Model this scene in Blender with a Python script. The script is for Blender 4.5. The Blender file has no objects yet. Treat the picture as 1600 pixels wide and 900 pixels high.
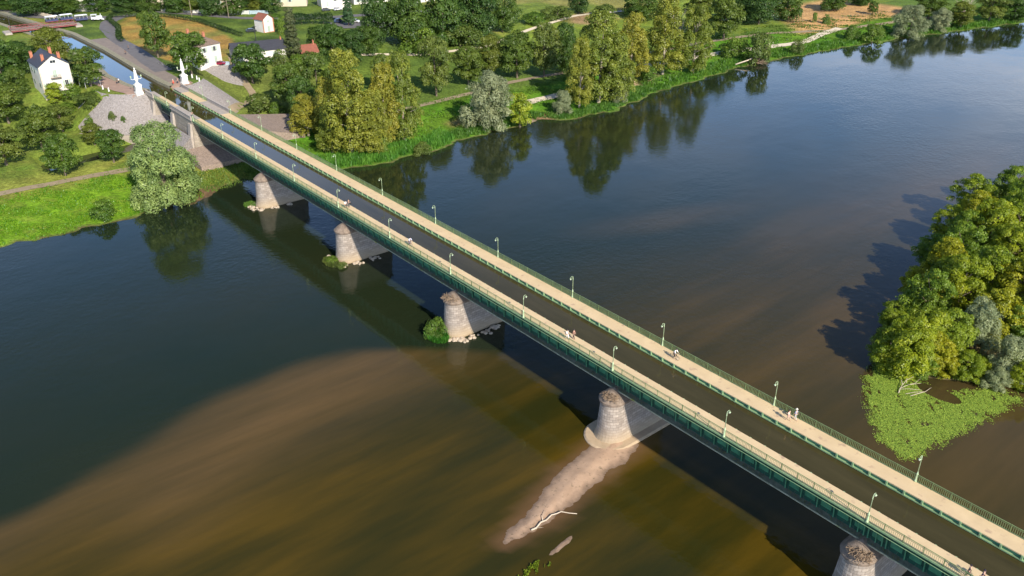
import bpy, bmesh, math, random
import numpy as np
from mathutils import Vector, Matrix
R = math.radians
scn = bpy.context.scene
COL = scn.collection

# ------------------------------------------------------------------ camera
cam_d = bpy.data.cameras.new('camera'); cam = bpy.data.objects.new('camera', cam_d); COL.objects.link(cam)
scn.camera = cam
cam_d.sensor_width = 36; cam_d.lens = 1333.31/1600*36; cam_d.clip_start = 0.5; cam_d.clip_end = 12000
def _cam():
    yaw, pitch, roll = R(140.75685), R(27.83734), R(-0.22885)
    f = Vector((math.cos(yaw)*math.cos(pitch), math.sin(yaw)*math.cos(pitch), -math.sin(pitch)))
    r = f.cross(Vector((0, 0, 1))).normalized(); u = r.cross(f)
    r2 = r*math.cos(roll)+u*math.sin(roll); u2 = -r*math.sin(roll)+u*math.cos(roll)
    m = Matrix((r2, u2, -f)).transposed().to_4x4(); m.translation = (30.96, -82.01, 68.17)
    cam.matrix_world = m
_cam()
# ------------------------------------------------------------------ world + sun
SUN = Vector((1.5, -0.265, 1.0)).normalized()           # towards the sun
wld = bpy.data.worlds.new('World'); scn.world = wld; wld.use_nodes = True
nt = wld.node_tree; nt.nodes.clear()
def wn(t, **k):
    n = nt.nodes.new(t)
    for a, b in k.items(): setattr(n, a, b)
    return n
sky = wn('ShaderNodeTexSky', sky_type='NISHITA', sun_disc=False, sun_elevation=R(33.3), sun_rotation=R(100), air_density=1.1, dust_density=0.7, ozone_density=2.2)
tc = wn('ShaderNodeTexCoord'); sep = wn('ShaderNodeSeparateXYZ'); nt.links.new(tc.outputs['Generated'], sep.inputs[0])
mx = wn('ShaderNodeMath', operation='MAXIMUM'); nt.links.new(sep.outputs[2], mx.inputs[0]); mx.inputs[1].default_value = 0.05
dv = wn('ShaderNodeVectorMath', operation='DIVIDE'); cmb = wn('ShaderNodeCombineXYZ')
for i in range(3): nt.links.new(mx.outputs[0], cmb.inputs[i])
nt.links.new(tc.outputs['Generated'], dv.inputs[0]); nt.links.new(cmb.outputs[0], dv.inputs[1])
nz = wn('ShaderNodeTexNoise'); nz.inputs['Scale'].default_value = 0.62; nz.inputs['Detail'].default_value = 6; nz.inputs['Roughness'].default_value = .58
nt.links.new(dv.outputs[0], nz.inputs['Vector'])
mr = wn('ShaderNodeMapRange', interpolation_type='SMOOTHSTEP'); mr.inputs[1].default_value = .40; mr.inputs[2].default_value = .74; mr.inputs[4].default_value = .75
nt.links.new(nz.outputs[0], mr.inputs[0])
tint = wn('ShaderNodeMixRGB', blend_type='MULTIPLY'); tint.inputs[0].default_value = 1; tint.inputs[2].default_value = (.80, .95, 1.20, 1); nt.links.new(sky.outputs[0], tint.inputs[1])
mixc = wn('ShaderNodeMixRGB'); mixc.inputs[2].default_value = (6.6, 7.0, 8.2, 1)
nt.links.new(tint.outputs[0], mixc.inputs[1])
# deeper sky overhead, pale and cloudy only low down
el = wn('ShaderNodeMapRange', interpolation_type='SMOOTHSTEP'); el.inputs[1].default_value = .14; el.inputs[2].default_value = .62; el.inputs[3].default_value = 1.45; el.inputs[4].default_value = .50
nt.links.new(sep.outputs[2], el.inputs[0])
cm_ = wn('ShaderNodeMath', operation='MULTIPLY'); cl = wn('ShaderNodeMapRange', interpolation_type='SMOOTHSTEP'); cl.inputs[1].default_value = .20; cl.inputs[2].default_value = .45; cl.inputs[3].default_value = 1; cl.inputs[4].default_value = .12
nt.links.new(sep.outputs[2], cl.inputs[0]); nt.links.new(mr.outputs[0], cm_.inputs[0]); nt.links.new(cl.outputs[0], cm_.inputs[1]); nt.links.new(cm_.outputs[0], mixc.inputs[0])
vm = wn('ShaderNodeVectorMath', operation='SCALE'); nt.links.new(mixc.outputs[0], vm.inputs[0]); nt.links.new(el.outputs[0], vm.inputs['Scale'])
bg = wn('ShaderNodeBackground'); bg.inputs[1].default_value = 0.14
nt.links.new(vm.outputs[0], bg.inputs[0])
wo = wn('ShaderNodeOutputWorld'); nt.links.new(bg.outputs[0], wo.inputs[0])
sd = bpy.data.lights.new('sun', 'SUN'); sd.energy = 5.0; sd.angle = R(0.53); sd.color = (1.0, 0.93, 0.80)
so = bpy.data.objects.new('sun', sd); COL.objects.link(so); so.rotation_euler = (-SUN).to_track_quat('-Z', 'Y').to_euler(); so.location = (0, 0, 200)
vs = scn.view_settings; vs.view_transform = 'Standard'; vs.look = 'None'; vs.exposure = 0.38; vs.gamma = 1; vs.use_curve_mapping = False
scn.render.engine = 'CYCLES'
try:
    scn.cycles.max_bounces = 6; scn.cycles.transparent_max_bounces = 8
except Exception: pass

# ------------------------------------------------------------------ helpers
def tag(o, label=None, cat=None, group=None, kind=None):
    if label: o['label'] = label
    if cat: o['category'] = cat
    if group: o['group'] = group
    if kind: o['kind'] = kind
    return o
def empty(name, loc=(0, 0, 0), rz=0, label=None, cat=None, group=None):
    o = bpy.data.objects.new(name, None); COL.objects.link(o); o.location = loc; o.rotation_euler = (0, 0, rz); o.empty_display_size = .3
    return tag(o, label, cat, group)
def copy_tree(o, parent=None):
    c = o.copy(); COL.objects.link(c)
    if parent: c.parent = parent
    for ch in list(o.children): copy_tree(ch, c)
    return c
class MB:
    def __init__(s): s.v = []; s.f = []; s.uv = []; s.hasuv = False
    def add(s, vs, fs, uvs=None):
        b = len(s.v); s.v += [tuple(v) for v in vs]; s.f += [tuple(b+i for i in f) for f in fs]
        if uvs: s.hasuv = True; s.uv += uvs
        else: s.uv += [[(0, 0)]*len(f) for f in fs]
        return s
    def box(s, c, d, rz=0, tilt=None):
        x, y, z = d[0]/2, d[1]/2, d[2]/2
        P = [Vector(p) for p in ((-x,-y,-z),(x,-y,-z),(x,y,-z),(-x,y,-z),(-x,-y,z),(x,-y,z),(x,y,z),(-x,y,z))]
        M = Matrix.Rotation(rz, 3, 'Z')
        if tilt: M = M @ Matrix.Rotation(tilt[0], 3, tilt[1])
        return s.add([(M@p)+Vector(c) for p in P], [(3,2,1,0),(4,5,6,7),(0,1,5,4),(1,2,6,5),(2,3,7,6),(3,0,4,7)])
    def bx(s, a, b):
        return s.box(((a[0]+b[0])/2, (a[1]+b[1])/2, (a[2]+b[2])/2), (abs(b[0]-a[0]), abs(b[1]-a[1]), abs(b[2]-a[2])))
    def tube(s, pts, rad, n=6, cap=True):
        pts = [Vector(p) for p in pts]
        if not hasattr(rad, '__len__'): rad = [rad]*len(pts)
        V = []; F = []; ref = None
        for i, p in enumerate(pts):
            t = (pts[min(i+1, len(pts)-1)]-pts[max(i-1, 0)]).normalized()
            if ref is None: ref = Vector((1, 0, 0)) if abs(t.x) < .8 else Vector((0, 1, 0))
            a = t.cross(ref).normalized(); b = t.cross(a); ref = b.cross(t)*1.0 if False else ref
            for k in range(n):
                w = 2*math.pi*k/n; V.append(p+a*math.cos(w)*rad[i]+b*math.sin(w)*rad[i])
        for i in range(len(pts)-1):
            for k in range(n):
                k2 = (k+1) % n; F.append((i*n+k, i*n+k2, (i+1)*n+k2, (i+1)*n+k))
        if cap: F.append(tuple(range(n))[::-1]); F.append(tuple((len(pts)-1)*n+k for k in range(n)))
        return s.add(V, F)
    def lathe(s, prof, c=(0, 0, 0), n=12, square=False):
        V = []; F = []; c = Vector(c)
        for (r, z) in prof:
            for k in range(n):
                w = 2*math.pi*(k+(.5 if square else 0))/n; q = r*(1/math.cos(math.pi/n) if square else 1)
                V.append(c+Vector((q*math.cos(w), q*math.sin(w), z)))
        for i in range(len(prof)-1):
            for k in range(n):
                k2 = (k+1) % n; F.append((i*n+k, i*n+k2, (i+1)*n+k2, (i+1)*n+k))
        F.append(tuple(range(n))[::-1]); F.append(tuple((len(prof)-1)*n+k for k in range(n)))
        return s.add(V, F)
    def ball(s, c, r, n=8, m=5, jit=0, rnd=None):
        V = []; F = []; c = Vector(c)
        rr = r if hasattr(r, '__len__') else (r, r, r)
        for i in range(m+1):
            th = math.pi*i/m
            for k in range(n):
                w = 2*math.pi*k/n; j = 1+(rnd.uniform(-jit, jit) if rnd else 0)
                V.append(c+Vector((rr[0]*math.sin(th)*math.cos(w)*j, rr[1]*math.sin(th)*math.sin(w)*j, rr[2]*math.cos(th)*j)))
        for i in range(m):
            for k in range(n):
                k2 = (k+1) % n; F.append((i*n+k, (i+1)*n+k, (i+1)*n+k2, i*n+k2))
        return s.add(V, F)
    def build(s, name, mat, parent=None, smooth=False, label=None, cat=None, group=None, kind=None):
        me = bpy.data.meshes.new(name); me.from_pydata([tuple(v) for v in s.v], [], s.f); me.materials.append(mat)
        if s.hasuv:
            l = me.uv_layers.new(name='uv'); fl = []
            for f in s.uv:
                for u in f: fl += [u[0], u[1]]
            l.data.foreach_set('uv', fl)
        if smooth: me.polygons.foreach_set('use_smooth', [True]*len(me.polygons))
        me.update()
        o = bpy.data.objects.new(name, me); COL.objects.link(o)
        if parent: o.parent = parent
        return tag(o, label, cat, group, kind)

# ------------------------------------------------------------------ materials
def mat(name, col, rough=.8, col2=None, nscale=1.0, var=.5, bump=0, metal=0, bscale=None, detail=4, spec=None, coord='Object', stretch=None, spots=None, dist=.05):
    m = bpy.data.materials.new(name); m.use_nodes = True; t = m.node_tree; b = t.nodes['Principled BSDF']
    b.inputs['Roughness'].default_value = rough; b.inputs['Metallic'].default_value = metal
    if spec is not None: b.inputs['Specular IOR Level'].default_value = spec
    L = t.links; N = t.nodes
    tcn = N.new('ShaderNodeTexCoord'); mp = N.new('ShaderNodeMapping'); L.new(tcn.outputs[coord], mp.inputs[0])
    if stretch: mp.inputs['Scale'].default_value = stretch
    if col2 is None: col2 = tuple(c*(1-var*.5) for c in col); 
    n = N.new('ShaderNodeTexNoise'); n.inputs['Scale'].default_value = nscale; n.inputs['Detail'].default_value = detail; n.inputs['Roughness'].default_value = .62
    L.new(mp.outputs[0], n.inputs['Vector'])
    r = N.new('ShaderNodeMapRange'); r.inputs[1].default_value = .3; r.inputs[2].default_value = .7; L.new(n.outputs[0], r.inputs[0])
    x = N.new('ShaderNodeMixRGB'); x.inputs[1].default_value = (*col2, 1); x.inputs[2].default_value = (*col, 1); L.new(r.outputs[0], x.inputs[0])
    out = x.outputs[0]
    if spots:
        n2 = N.new('ShaderNodeTexNoise'); n2.inputs['Scale'].default_value = spots[1]; n2.inputs['Detail'].default_value = 5; L.new(mp.outputs[0], n2.inputs['Vector'])
        r2 = N.new('ShaderNodeMapRange'); r2.inputs[1].default_value = spots[2]; r2.inputs[2].default_value = spots[2]+.12; L.new(n2.outputs[0], r2.inputs[0])
        x2 = N.new('ShaderNodeMixRGB'); x2.inputs[2].default_value = (*spots[0], 1); L.new(out, x2.inputs[1]); L.new(r2.outputs[0], x2.inputs[0]); out = x2.outputs[0]
    L.new(out, b.inputs['Base Color'])
    if bump:
        nb = N.new('ShaderNodeTexNoise'); nb.inputs['Scale'].default_value = bscale or nscale*6; nb.inputs['Detail'].default_value = 4; L.new(mp.outputs[0], nb.inputs['Vector'])
        bp = N.new('ShaderNodeBump'); bp.inputs['Strength'].default_value = bump; bp.inputs['Distance'].default_value = dist
        L.new(nb.outputs[0], bp.inputs['Height']); L.new(bp.outputs[0], b.inputs['Normal'])
    return m
def brickmat(name, c1, c2, cm, bw=.9, bh=.4, stain=(.12, .09, .07), bump=.4, tide=None):
    m = mat(name, c1, .85, c2, .8); t = m.node_tree; N = t.nodes; L = t.links; b = N['Principled BSDF']
    uv = N.new('ShaderNodeTexCoord'); br = N.new('ShaderNodeTexBrick')
    L.new(uv.outputs['UV'], br.inputs['Vector'])
    br.inputs['Color1'].default_value = (*c1, 1); br.inputs['Color2'].default_value = (*c2, 1); br.inputs['Mortar'].default_value = (*cm, 1)
    br.inputs['Scale'].default_value = 1; br.inputs['Brick Width'].default_value = bw; br.inputs['Row Height'].default_value = bh; br.inputs['Mortar Size'].default_value = .025; br.inputs['Mortar Smooth'].default_value = .3
    n = N.new('ShaderNodeTexNoise'); n.inputs['Scale'].default_value = .55; n.inputs['Detail'].default_value = 7; n.inputs['Roughness'].default_value = .7; L.new(uv.outputs['Object'], n.inputs['Vector'])
    r = N.new('ShaderNodeMapRange'); r.inputs[1].default_value = .48; r.inputs[2].default_value = .78; L.new(n.outputs[0], r.inputs[0])
    x = N.new('ShaderNodeMixRGB'); x.inputs[2].default_value = (*stain, 1); L.new(br.outputs[0], x.inputs[1]); L.new(r.outputs[0], x.inputs[0])
    out = x.outputs[0]
    if tide:
        s = N.new('ShaderNodeSeparateXYZ'); L.new(uv.outputs['Object'], s.inputs[0])
        r2 = N.new('ShaderNodeMapRange'); r2.inputs[1].default_value = tide[0]; r2.inputs[2].default_value = tide[1]; r2.inputs[3].default_value = 1; r2.inputs[4].default_value = 0; L.new(s.outputs[2], r2.inputs[0])
        x3 = N.new('ShaderNodeMixRGB'); x3.inputs[2].default_value = (*tide[2], 1); L.new(out, x3.inputs[1]); L.new(r2.outputs[0], x3.inputs[0]); out = x3.outputs[0]
    L.new(out, b.inputs['Base Color'])
    bp = N.new('ShaderNodeBump'); bp.inputs['Strength'].default_value = bump; bp.inputs['Distance'].default_value = .04
    L.new(br.outputs['Fac'], bp.inputs['Height']); bp.invert = True; L.new(bp.outputs[0], b.inputs['Normal'])
    return m
def leafmat(name, trans=.3):
    """leaf colour comes from each plant's object colour, varied leaf by leaf"""
    m = bpy.data.materials.new(name); m.use_nodes = True; t = m.node_tree; t.nodes.clear(); N = t.nodes; L = t.links
    oi = N.new('ShaderNodeObjectInfo'); at = N.new('ShaderNodeAttribute'); at.attribute_name = 'leafv'
    hs = N.new('ShaderNodeHueSaturation')
    v = N.new('ShaderNodeMapRange'); v.inputs[3].default_value = .62; v.inputs[4].default_value = 1.45; L.new(at.outputs['Fac'], v.inputs[0])
    h = N.new('ShaderNodeMapRange'); h.inputs[3].default_value = .525; h.inputs[4].default_value = .485; L.new(at.outputs['Fac'], h.inputs[0])
    L.new(oi.outputs['Color'], hs.inputs['Color']); L.new(v.outputs[0], hs.inputs['Value']); L.new(h.outputs[0], hs.inputs['Hue'])
    d = N.new('ShaderNodeBsdfDiffuse'); tr = N.new('ShaderNodeBsdfTranslucent'); gl = N.new('ShaderNodeBsdfGlossy'); gl.inputs['Roughness'].default_value = .45; gl.inputs['Color'].default_value = (.6, .6, .6, 1)
    L.new(hs.outputs[0], d.inputs[0]); L.new(hs.outputs[0], tr.inputs[0])
    a = N.new('ShaderNodeMixShader'); a.inputs[0].default_value = trans; L.new(d.outputs[0], a.inputs[1]); L.new(tr.outputs[0], a.inputs[2])
    b = N.new('ShaderNodeMixShader'); b.inputs[0].default_value = .035; L.new(a.outputs[0], b.inputs[1]); L.new(gl.outputs[0], b.inputs[2])
    o = N.new('ShaderNodeOutputMaterial'); L.new(b.outputs[0], o.inputs[0]); return m
SH=[(-3000,-190),(-200,-178),(-100,-176),(-61,-175),(-45,-174),(-37,-173),(-27,-175),(-18,-173),(-11,-177),(-4,-181),(8,-181),(21,-173),(26,-169),(34,-168),(54,-168),(66,-171),(82,-170),(95,-171),(102,-165),(121,-163),(150,-170),(173,-171),(204,-174),(226,-172),(257,-168),(285,-164),(317,-157),(347,-150),(381,-142),(450,-122),(700,-40),(3000,900)]
def lerp(T,v):
    if v<=T[0][0]: return T[0][1]
    for (a,b),(c,d) in zip(T,T[1:]):
        if v<=c: return b+(d-b)*(v-a)/(c-a)
    return T[-1][1]
def ss(a,b,v):
    t=max(0,min(1,(v-a)/(b-a))); return t*t*(3-2*t)
CAN=[(-700,-60),(-520,-34),(-420,-13),(-389,-8.5),(-348,-2.5),(-325,-1.5),(-279,-1.5),(-240,0),(0,0)]
def shore(y):
    return lerp(SH,y)+0.5*math.sin(y*.9)+0.7*math.sin(y*.37+1)+0.25*math.sin(y*2.3)
def isle(x,y):
    # signed-ish distance inside the island (positive inside)
    P=[(-29,48),(-34,70),(-42,100),(-48,135),(-50,170),(-30,190),(0,170),(15,100),(5,62),(-6,57),(-12,52),(-20,45.5)]
    ins=False; dm=1e9; n=len(P)
    for i in range(n):
        x1,y1=P[i]; x2,y2=P[(i+1)%n]
        if (y1>y)!=(y2>y) and x<(x2-x1)*(y-y1)/(y2-y1)+x1: ins=not ins
        t=max(0,min(1,((x-x1)*(x2-x1)+(y-y1)*(y2-y1))/((x2-x1)**2+(y2-y1)**2)))
        dm=min(dm,math.hypot(x-x1-t*(x2-x1),y-y1-t*(y2-y1)))
    return dm if ins else -dm
def hfun(x,y):
    d=shore(y)-x
    if d<0:
        z=-12.3+max(d*.12,-1.6)
        k=isle(x,y)
        if k>-6: z=max(z,-12.3+max(-.8,min(k*.12,.9)))
        # opposite bank
        e=x-140
        if e>0: z=-12.3+min(e*.1,3.5)
        return z
    z=-12.3+lerp([(0,0),(1.5,.35),(10,.9),(28,2.7),(40,3.3),(200,3.5)],d)
    # town terrace
    zt=lerp([(-3000,-4),(-90,-5),(-45,-4.5),(-30,-2.6),(-18,-.8),(45,-1.0),(70,-3),(110,-5),(3000,-5)],y)
    z+=(zt-z)*ss(-238,-275,x) if zt>z else 0
    z+=max(0,(-x-420))*.0
    # canal embankment
    c=lerp(CAN,x)
    if x<-225:
        w=11.0+3*ss(-245,-262,x); a=abs(y-c)
        if x>-250:
            r=math.hypot(x+250,max(0,a-4)); top=-(max(0,r-12.5))*.82
            top=min(0,top)
        else: top=-max(0,a-w-2.0)*.6
        z=max(z,top)
        if a<4.2 and x<-234: z=-3
    # side stream below the approach spans
    s=-223.5+ (0.10*(y-10) if y>10 else 0.12*(y+10)*-1 if y<-10 else 0)
    b=abs(x-s)
    if -42<y<34 and b<9: z=min(z,-12.2+max(0,b-4.5)*.9) if b<9 else z
    return z
# ------------------------------------------------------------------ terrain
WZ = -12.3
_nr = random.Random(4)
def n2(x, y, s=1.0):     # cheap smooth pseudo-noise -1..1
    x *= s; y *= s
    return (math.sin(x*1.3+1.7*math.sin(y*.7+.3))+math.sin(y*1.1+1.9*math.sin(x*.6+2))+math.sin((x+y)*2.3+math.sin(y*1.9)))/3
LB = [(-240,-3),(-246,-4.6),(-252,-6),(-269,-7),(-279,-6),(-300,-6),(-325,-6),(-348,-8),(-389,-14),(-420,-19),(-520,-40),(-700,-75)]
RB = [(-240,3),(-243,2.6),(-250,2.2),(-272,2.2),(-310,3),(-348,2),(-389,-5),(-418,-9),(-520,-28),(-700,-60)]
def bank(T, x):
    return lerp(sorted(T), x)
def hf(x, y):
    z = hfun(x, y)
    if x < -240.5:
        a, b = bank(LB, x), bank(RB, x)
        if a-.4 < y < b+.4: return -3.0
        if a-6 < y < b+6: z = max(z, 0.0)
        return z
    return z
def mixc3(a, b, t): return tuple(a[i]+(b[i]-a[i])*t for i in range(3))
LAWN=(.14,.20,.028); BRIGHT=(.155,.285,.014); DRY=(.40,.235,.055); ROUGH=(.07,.115,.02); MUD=(.13,.085,.05); SAND=(.55,.32,.13); OLIVEDRY=(.25,.24,.05)
def gcol(x, y):
    d = shore(y)-x
    if d < -.5:
        k = isle(x, y)
        return (.16,.13,.06) if k > -2 else (.12,.09,.05)
    n = n2(x, y, .18); m = n2(x+50, y-20, .6)
    if y < 2:
        c = BRIGHT
        t = ss(20, 27, d+2.0*n); c = mixc3(c, OLIVEDRY, t*.8)
        c = mixc3(c, LAWN, ss(33, 40, d)*.85)
        if y > -16: c = mixc3(c, OLIVEDRY, .75*ss(-16, -9, y))
        c = mixc3(c, OLIVEDRY, .45*ss(0, .9, m)); c = mixc3(c, (.10,.19,.02), .7*ss(.3,.9,n2(x,y,.33)))
    else:
        c = mixc3((.085,.215,.012), (.11,.21,.015), ss(-.5, .5, n))
        c = mixc3(c, (.12,.17,.03), ss(28, 34, d)*.8)
        if x < -245: c = mixc3(LAWN, ROUGH, ss(-.6, .6, n))
        if y > 150 and x < -206: c = mixc3((.20,.26,.03), (.14,.2,.03), ss(-.5, .5, m))
    e = ((x+322)/57)**2+((y-(34+(-x-326)*.12))/19.5)**2      # dry field beside the canal
    c = mixc3(c, mixc3(DRY, OLIVEDRY, ss(-.4, 1.0, n+.3*m)), 1-ss(.85, 1.02, e+.08*m)) if x < -268 else c
    if x < -205 and 15 < y < 60 and x > -275: c = mixc3(c, (.17,.19,.04), .6)
    # sandy clearing at the far right
    s = ss(272, 283, y+(x+205)*.8)*(1-ss(352, 362, y))*(1-ss(-188, -184, x+2*n-(y-300)*.06))*ss(-235, -226, x)
    c = mixc3(c, SAND, s)
    # pale hay fields far right background
    if x < -255 and y > 150: c = mixc3(c, (.30,.26,.07), .8*ss(-.1, .5, n2(x, y, .06)))
    # bare spots on the right bank
    for (px, py, r, cc) in ((-182,74,4.2,(.30,.24,.08)),(-171,97,3.5,(.28,.17,.09)),(-181,152,4.5,(.42,.30,.17)),(-186,161,4,(.30,.22,.12)),(-170.5,91,1.8,(.5,.38,.25)),(-176,-14,5,(.20,.125,.065)),(-262,205,9,(.3,.2,.1))):
        q = math.hypot(x-px, (y-py)*.6)/r
        if q < 1.3: c = mixc3(c, cc, 1-ss(.6, 1.25, q+.2*m))
    if 1.0 > d: c = mixc3(MUD, c, ss(-.3, .9, d+.3*m))
    return c
def axis(segs):
    out = []
    for a, b, s in segs:
        n = max(1, int(round((b-a)/s)))
        out += [a+(b-a)*i/n for i in range(n)]
    out.append(segs[-1][1]); return out
gx = axis([(-6000,-1500,1500),(-1500,-700,200),(-700,-520,30),(-520,-400,5),(-400,-262,2.4),(-262,-164,1.5),(-164,-120,4),(-120,-56,16),(-56,24,2.5),(24,140,30),(140,200,10),(200,800,100),(800,6000,1300)])
gy = axis([(-6000,-1000,1250),(-1000,-300,100),(-300,-90,12),(-90,130,1.7),(130,380,2.3),(380,470,6),(470,1000,60),(1000,6000,1000)])
def grid(name, X, Y, zf, cf, material, **k):
    V = []; Cc = []
    for y in Y:
        for x in X:
            V.append((x, y, zf(x, y))); Cc += [*cf(x, y), 1.0]
    nx = len(X); F = [(j*nx+i, j*nx+i+1, (j+1)*nx+i+1, (j+1)*nx+i) for j in range(len(Y)-1) for i in range(nx-1)]
    me = bpy.data.meshes.new(name); me.from_pydata(V, [], F); me.materials.append(material)
    ca = me.color_attributes.new('tint', 'FLOAT_COLOR', 'POINT'); ca.data.foreach_set('color', Cc)
    me.polygons.foreach_set('use_smooth', [True]*len(F)); me.update()
    o = bpy.data.objects.new(name, me); COL.objects.link(o); return tag(o, **k)
def groundmat():
    m = bpy.data.materials.new('meadow'); m.use_nodes = True; t = m.node_tree; N = t.nodes; L = t.links; b = N['Principled BSDF']; b.inputs['Roughness'].default_value = .95; b.inputs['Specular IOR Level'].default_value = .15
    a = N.new('ShaderNodeAttribute'); a.attribute_name = 'tint'; tcn = N.new('ShaderNodeTexCoord')
    out = a.outputs['Color']
    for sc, lo, hi, lo_i, hi_i in ((1.1, .55, 1.35, .3, .7), (.12, .75, 1.25, .35, .65), (5.0, .7, 1.25, .3, .7)):
        n = N.new('ShaderNodeTexNoise'); n.inputs['Scale'].default_value = sc; n.inputs['Detail'].default_value = 5; n.inputs['Roughness'].default_value = .65; L.new(tcn.outputs['Object'], n.inputs['Vector'])
        r = N.new('ShaderNodeMapRange'); r.inputs[1].default_value = lo_i; r.inputs[2].default_value = hi_i; r.inputs[3].default_value = lo; r.inputs[4].default_value = hi; L.new(n.outputs[0], r.inputs[0])
        v = N.new('ShaderNodeVectorMath'); v.operation = 'SCALE'; L.new(out, v.inputs[0]); L.new(r.outputs[0], v.inputs['Scale']); out = v.outputs[0]
        if sc == 1.1:
            bp = N.new('ShaderNodeBump'); bp.inputs['Strength'].default_value = .8; bp.inputs['Distance'].default_value = .5; L.new(n.outputs[0], bp.inputs['Height']); L.new(bp.outputs[0], b.inputs['Normal'])
    L.new(out, b.inputs['Base Color']); return m
M_ground = groundmat()
terrain = grid('terrain', gx, gy, hf, gcol, M_ground, kind='structure', label='grassy river banks and the town plain behind them')

# ------------------------------------------------------------------ river water
def band(x, y):
    """how much submerged sand shows: 0 deep, 1 shallow"""
    T = [(-200,-77),(-90,-79),(-80,-80),(-57,-84),(-37,-88),(-22,-86),(-13,-80),(-5,-72),(10,-66),(60,-62),(110,-70),(200,-60),(500,0)]
    e = x-lerp([(a, b) for a, b in T], y)+2.5*n2(x, y, .09)
    s = .75*ss(-2.2, 2.2, e)+.25*ss(0, 12, e)
    if y > 0: s = .62*ss(-30, 22, e)*(1-ss(140, 260, y))
    # long faint bar upstream
    q = math.hypot((x+88-(y-70)*.35)/9, (y-72)/34); s = max(s, .26*(1-ss(.2, 1.2, q))) if y > 0 else s
    return s
def spit(x, y):
    """emerged or nearly emerged sand downstream of the pier"""
    P = [(-5,-38.2,3.0),(-10,-37.4,3.0),(-17,-36.0,2.75),(-24,-34.1,1.9),(-31,-33.3,.6)]
    best = 9
    for (y1,x1,r1),(y2,x2,r2) in zip(P, P[1:]):
        t = max(0, min(1, ((x-x1)*(x2-x1)+(y-y1)*(y2-y1))/((x2-x1)**2+(y2-y1)**2)))
        best = min(best, math.hypot(x-x1-t*(x2-x1), y-y1-t*(y2-y1))-(r1+(r2-r1)*t))
    return best
def wtint(x, y):
    s = band(x, y); g = 0
    if -60 < x < -10 and -50 < y < 6:
        g = 1-ss(-.3, 2.2, spit(x, y)+.5*n2(x, y, .7))
    z = ss(-80, -52, x+ n2(x, y, .05)*10)*(1-ss(60, 120, y)) if y < 0 else .15+.5*ss(50, 0, y)
    return (s, g, z)
def watermat():
    m = bpy.data.materials.new('river_water'); m.use_nodes = True; t = m.node_tree; N = t.nodes; L = t.links; b = N['Principled BSDF']
    b.inputs['Roughness'].default_value = .035; b.inputs['IOR'].default_value = 1.333
    a = N.new('ShaderNodeAttribute'); a.attribute_name = 'tint'; sp = N.new('ShaderNodeSeparateColor'); L.new(a.outputs['Color'], sp.inputs[0])
    tcn = N.new('ShaderNodeTexCoord')
    def noise(scale, st, detail=5, rough=.6):
        mp = N.new('ShaderNodeMapping'); mp.inputs['Scale'].default_value = st; mp.inputs['Rotation'].default_value = (0, 0, R(-6)); L.new(tcn.outputs['Object'], mp.inputs[0])
        n = N.new('ShaderNodeTexNoise'); n.inputs['Scale'].default_value = scale; n.inputs['Detail'].default_value = detail; n.inputs['Roughness'].default_value = rough; L.new(mp.outputs[0], n.inputs['Vector']); return n
    def rng(src, a0, a1, b0=0, b1=1):
        r = N.new('ShaderNodeMapRange'); r.inputs[1].default_value = a0; r.inputs[2].default_value = a1; r.inputs[3].default_value = b0; r.inputs[4].default_value = b1; L.new(src, r.inputs[0]); return r.outputs[0]
    def mix(f, c1, c2):
        x = N.new('ShaderNodeMixRGB')
        for i, c in ((1, c1), (2, c2)):
            if isinstance(c, tuple): x.inputs[i].default_value = (*c, 1)
            else: L.new(c, x.inputs[i])
        if isinstance(f, float): x.inputs[0].default_value = f
        else: L.new(f, x.inputs[0])
        return x.outputs[0]
    streak = noise(.075, (1, .16, 1)); fine = noise(.22, (1, .10, 1), 7, .7); big = noise(.02, (1, .6, 1))
    deep = mix(rng(big.outputs[0], .35, .65), (.012,.021,.010), (.019,.024,.009))
    olive = (.052,.036,.006); brown = (.125,.068,.028)
    shal = mix(rng(streak.outputs[0], .40, .60), olive, brown)
    # nearer the piers on the downstream side the bottom turns olive
    shal = mix(sp.outputs['Blue'], mix(rng(fine.outputs[0], .35, .65, .0, .9), (.138,.082,.028), (.092,.058,.018)), mix(rng(streak.outputs[0], .38, .66), (.030,.026,.002), (.088,.054,.006)))
    mul = N.new('ShaderNodeMath'); mul.operation = 'MULTIPLY'; L.new(sp.outputs['Red'], mul.inputs[0]); L.new(rng(streak.outputs[0], .30, .62, .45, 1.0), mul.inputs[1])
    c = mix(mul.outputs[0], deep, shal)
    c = mix(rng(sp.outputs['Green'], 0, 1, 0, .75), c, (.16,.085,.04))
    L.new(c, b.inputs['Base Color'])
    w = noise(1.1, (1, .8, 1), 3, .5); bp = N.new('ShaderNodeBump'); gust = noise(.018, (1, .8, 1), 4, .6); L.new(rng(gust.outputs[0], .42, .66, .07, .42), bp.inputs['Strength']); bp.inputs['Distance'].default_value = .12; L.new(w.outputs[0], bp.inputs['Height'])
    w2 = noise(.12, (1, .7, 1), 2, .5); bp2 = N.new('ShaderNodeBump'); bp2.inputs['Strength'].default_value = .10; bp2.inputs['Distance'].default_value = .5; L.new(w2.outputs[0], bp2.inputs['Height']); L.new(bp.outputs[0], bp2.inputs['Normal'])
    L.new(bp2.outputs[0], b.inputs['Normal'])
    return m
M_water = watermat()
rx = axis([(-230,-180,25),(-180,-100,4),(-100,-10,1.5),(-10,30,4),(30,160,20)]); ry = axis([(-2500,-300,400),(-300,-90,30),(-90,12,1.5),(12,150,3),(150,450,12),(450,2500,400)])
river = grid('river', rx, ry, lambda x, y: WZ, wtint, M_water, kind='structure', label='river water with submerged sandbanks')
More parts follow.
